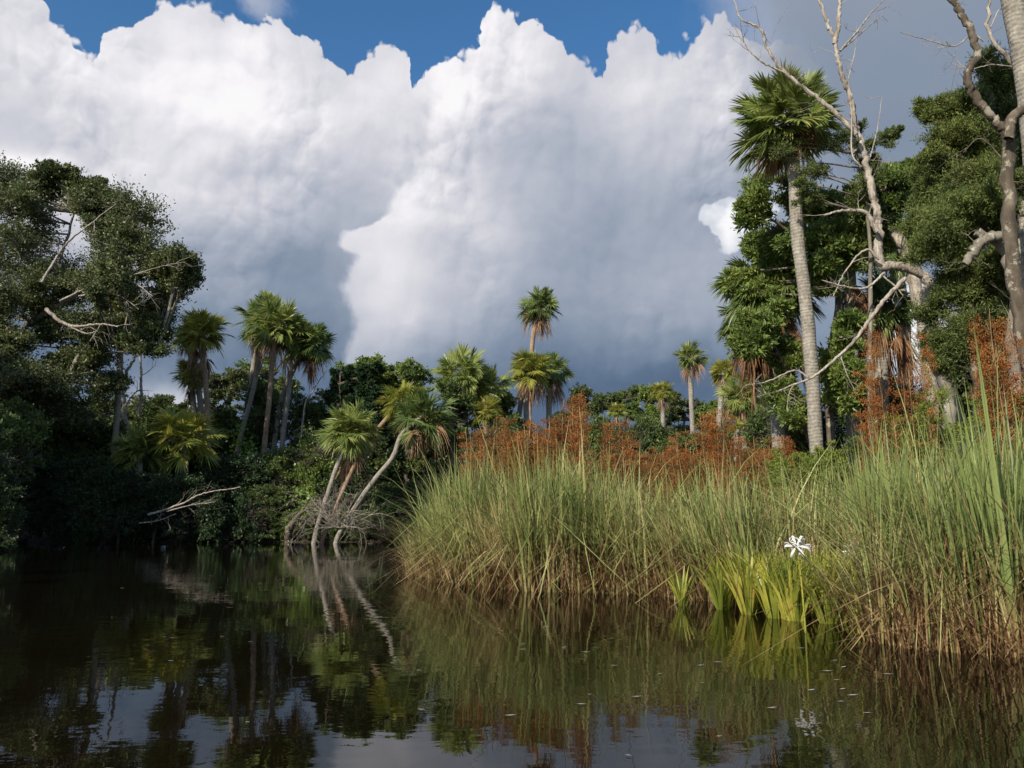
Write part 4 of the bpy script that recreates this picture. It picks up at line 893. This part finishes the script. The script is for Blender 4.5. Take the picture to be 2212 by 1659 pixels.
# ------------------------------------------------------------------ lilies
def lily_mesh(seed, n=34):
    rng = np.random.default_rng(seed); mb = MB()
    a = rng.uniform(0, 6.28, n); r = rng.uniform(0, .06, n)
    blades(mb, rng, np.cos(a) * r, np.sin(a) * r, rng.uniform(.5, .88, n), rng.uniform(.028, .045, n), rng.uniform(.08, .42, n), rng.uniform(0, .35, n), K=6, z0=np.full(n, -.05), dirn=a)
    return mb.mesh('leaves', 'lily_leaf')
LM = [lily_mesh(400 + i) for i in range(5)]
rl = np.random.default_rng(77); proto = None
spots = [(1457, 1315, .7), (1525, 1316, .95), (1548, 1332, 1.0), (1580, 1306, .95), (1604, 1338, 1.05), (1642, 1316, 1), (1670, 1336, 1.0), (1705, 1318, 1), (1735, 1345, .95), (1762, 1322, .95), (1788, 1345, .9), (1815, 1325, .9), (1562, 1296, .95), (1690, 1300, .95), (1622, 1298, .9), (1748, 1300, .95), (1796, 1306, .9), (1655, 1296, .95), (1769, 1352, .95), (1800, 1358, .9), (1780, 1330, .9), (1716, 1352, 1.0), (1640, 1345, 1.0), (1500, 1324, .85), (1512, 1305, .9), (1535, 1300, 1.0), (1592, 1322, 1.0), (1560, 1324, 1.0), (1625, 1330, 1.0), (1660, 1318, 1.0), (1694, 1326, 1.05), (1722, 1334, 1.0), (1750, 1338, 1.0), (1605, 1306, 1.0), (1674, 1304, 1.0)]
for i, (px, py, s) in enumerate(spots):
    px0 = px; px = px + (42 if i else 0); py -= 16; d = 1.0 / ((py - 1130) / F) * 1.0; x_ = (px - CX) / F * d * 1.0
    lab = 'separate small tuft of strap leaves in the water left of the lily bed' if i == 0 else 'yellow green clump of strap leaves in the lily bed'
    root = empty('lily_plant', (x_, d, -.02), lab if i == 0 else nth(sorted(q[0] for q in spots[1:]).index(px0), 'strap leaved clump', 'in the yellow green lily bed'), 'lily plant', 'lily plants at the reed edge' if i else None)
    for q_ in range(2 if i else 1):
        o = obj('leaves', LM[int(rl.integers(5))], root, (rl.uniform(-.1, .1), rl.uniform(-.1, .1), 0)); o.scale = (s,) * 3; o.rotation_euler = (0, 0, rl.uniform(0, 6.28))
def blossom(root, c, face, r, rng):
    mb = MB(); face = unit(np.array(face, float)); s = unit(np.cross(face, [0, 0, 1])); u = np.cross(s, face)
    hub = MB(); tube(hub, [c - face * r * .5, c], [.004, .008], 6); fl = obj('blossom', hub.mesh('blossom', 'petal', True), root)
    for k in range(6):
        a = k * math.pi / 3 + rng.uniform(-.15, .15); dd = s * math.cos(a) + u * math.sin(a); pm = MB()
        t = np.linspace(0, 1, 7); cc = c + dd * (r * np.sin(t * 1.9) / np.sin(1.57))[:, None] + face * (r * (.55 * t - 1.15 * t ** 2))[:, None]
        side = unit(np.cross(dd, face)); ww = r * .21 * np.interp(t, [0, .4, .8, 1], [.35, 1, .7, .05])
        v = np.stack([cc - side * ww[:, None] / 2, cc + side * ww[:, None] / 2], 1); b_ = np.arange(6) * 2
        pm.add(v, np.stack([b_, b_ + 1, b_ + 3, b_ + 2], -1)); obj('petal', pm.mesh('petal', 'petal', True), fl)
    st = MB()
    for k in range(6):
        e = c + face * r * .7 + rng.normal(0, .25, 3) * r; tube(st, [c, e], [.0015, .001], 3)
    obj('stamens', st.mesh('stamens', 'rust'), fl)
def flower(label, px, py, d, specs, seed, tall=None):
    rng = np.random.default_rng(seed); top = P(px, py, d); base = np.array([top[0] + .03, d, -.02]); root = empty('lily_flower', base, label, 'flower')
    st = MB(); tp = top - base; tube(st, smoothpath([(0, 0, -.05), tp * [.3, 1, .6], tp], 8), np.linspace(.011, .007, 8), 6); obj('stalk', st.mesh('stalk', 'lily_leaf', True), root)
    for dx, dy, dz, fx, fy, fz, r in specs: blossom(root, tp + np.array([dx, dy, dz]), (fx, fy, fz), r, rng)
flower('white spider lily with two open star blossoms above the yellow green leaves', 1722, 1186, 7.45, [(-.02, -.05, .03, -.5, -.9, .35, .12), (.06, 0, .035, .2, -.8, .5, .105), (-.05, .04, .06, -.7, -.4, .6, .08)], 1)
flower('smaller white lily half hidden by blades at the right of the lily bed', 1835, 1190, 7.2, [(0, 0, 0, .3, -1, .2, .06), (.04, 0, .06, .6, -.6, .5, .05)], 2)

# ------------------------------------------------------------------ floating leaves
rf = np.random.default_rng(88)
lv = MB(); lv.add([(-.5, 0, 0), (0, -.22, .02), (.5, 0, .05), (0, .22, .0)], [(0, 1, 2, 3)]); LV = lv.mesh('floating_leaf', 'litter')
for k in range(55):
    px, py = rf.uniform(250, 1900), rf.uniform(1195, 1650) if k > 25 else rf.uniform(1190, 1300)
    if px > 850 and py < 1330: py += 180
    d = F / (py - 1130); x_ = (px - CX) / F * d
    if d > front(x_) - .4 and x_ > -2: continue
    o = obj('floating_leaf', LV, None, (x_, d, .006)); s = rf.uniform(.02, .055) * (1 + d * .05); o.scale = (s * 1.2, s, s); o.rotation_euler = (0, 0, rf.uniform(-.6, .6))
    tag(o, 'small pale dead leaf floating on the dark water', 'leaf', 'floating leaves')
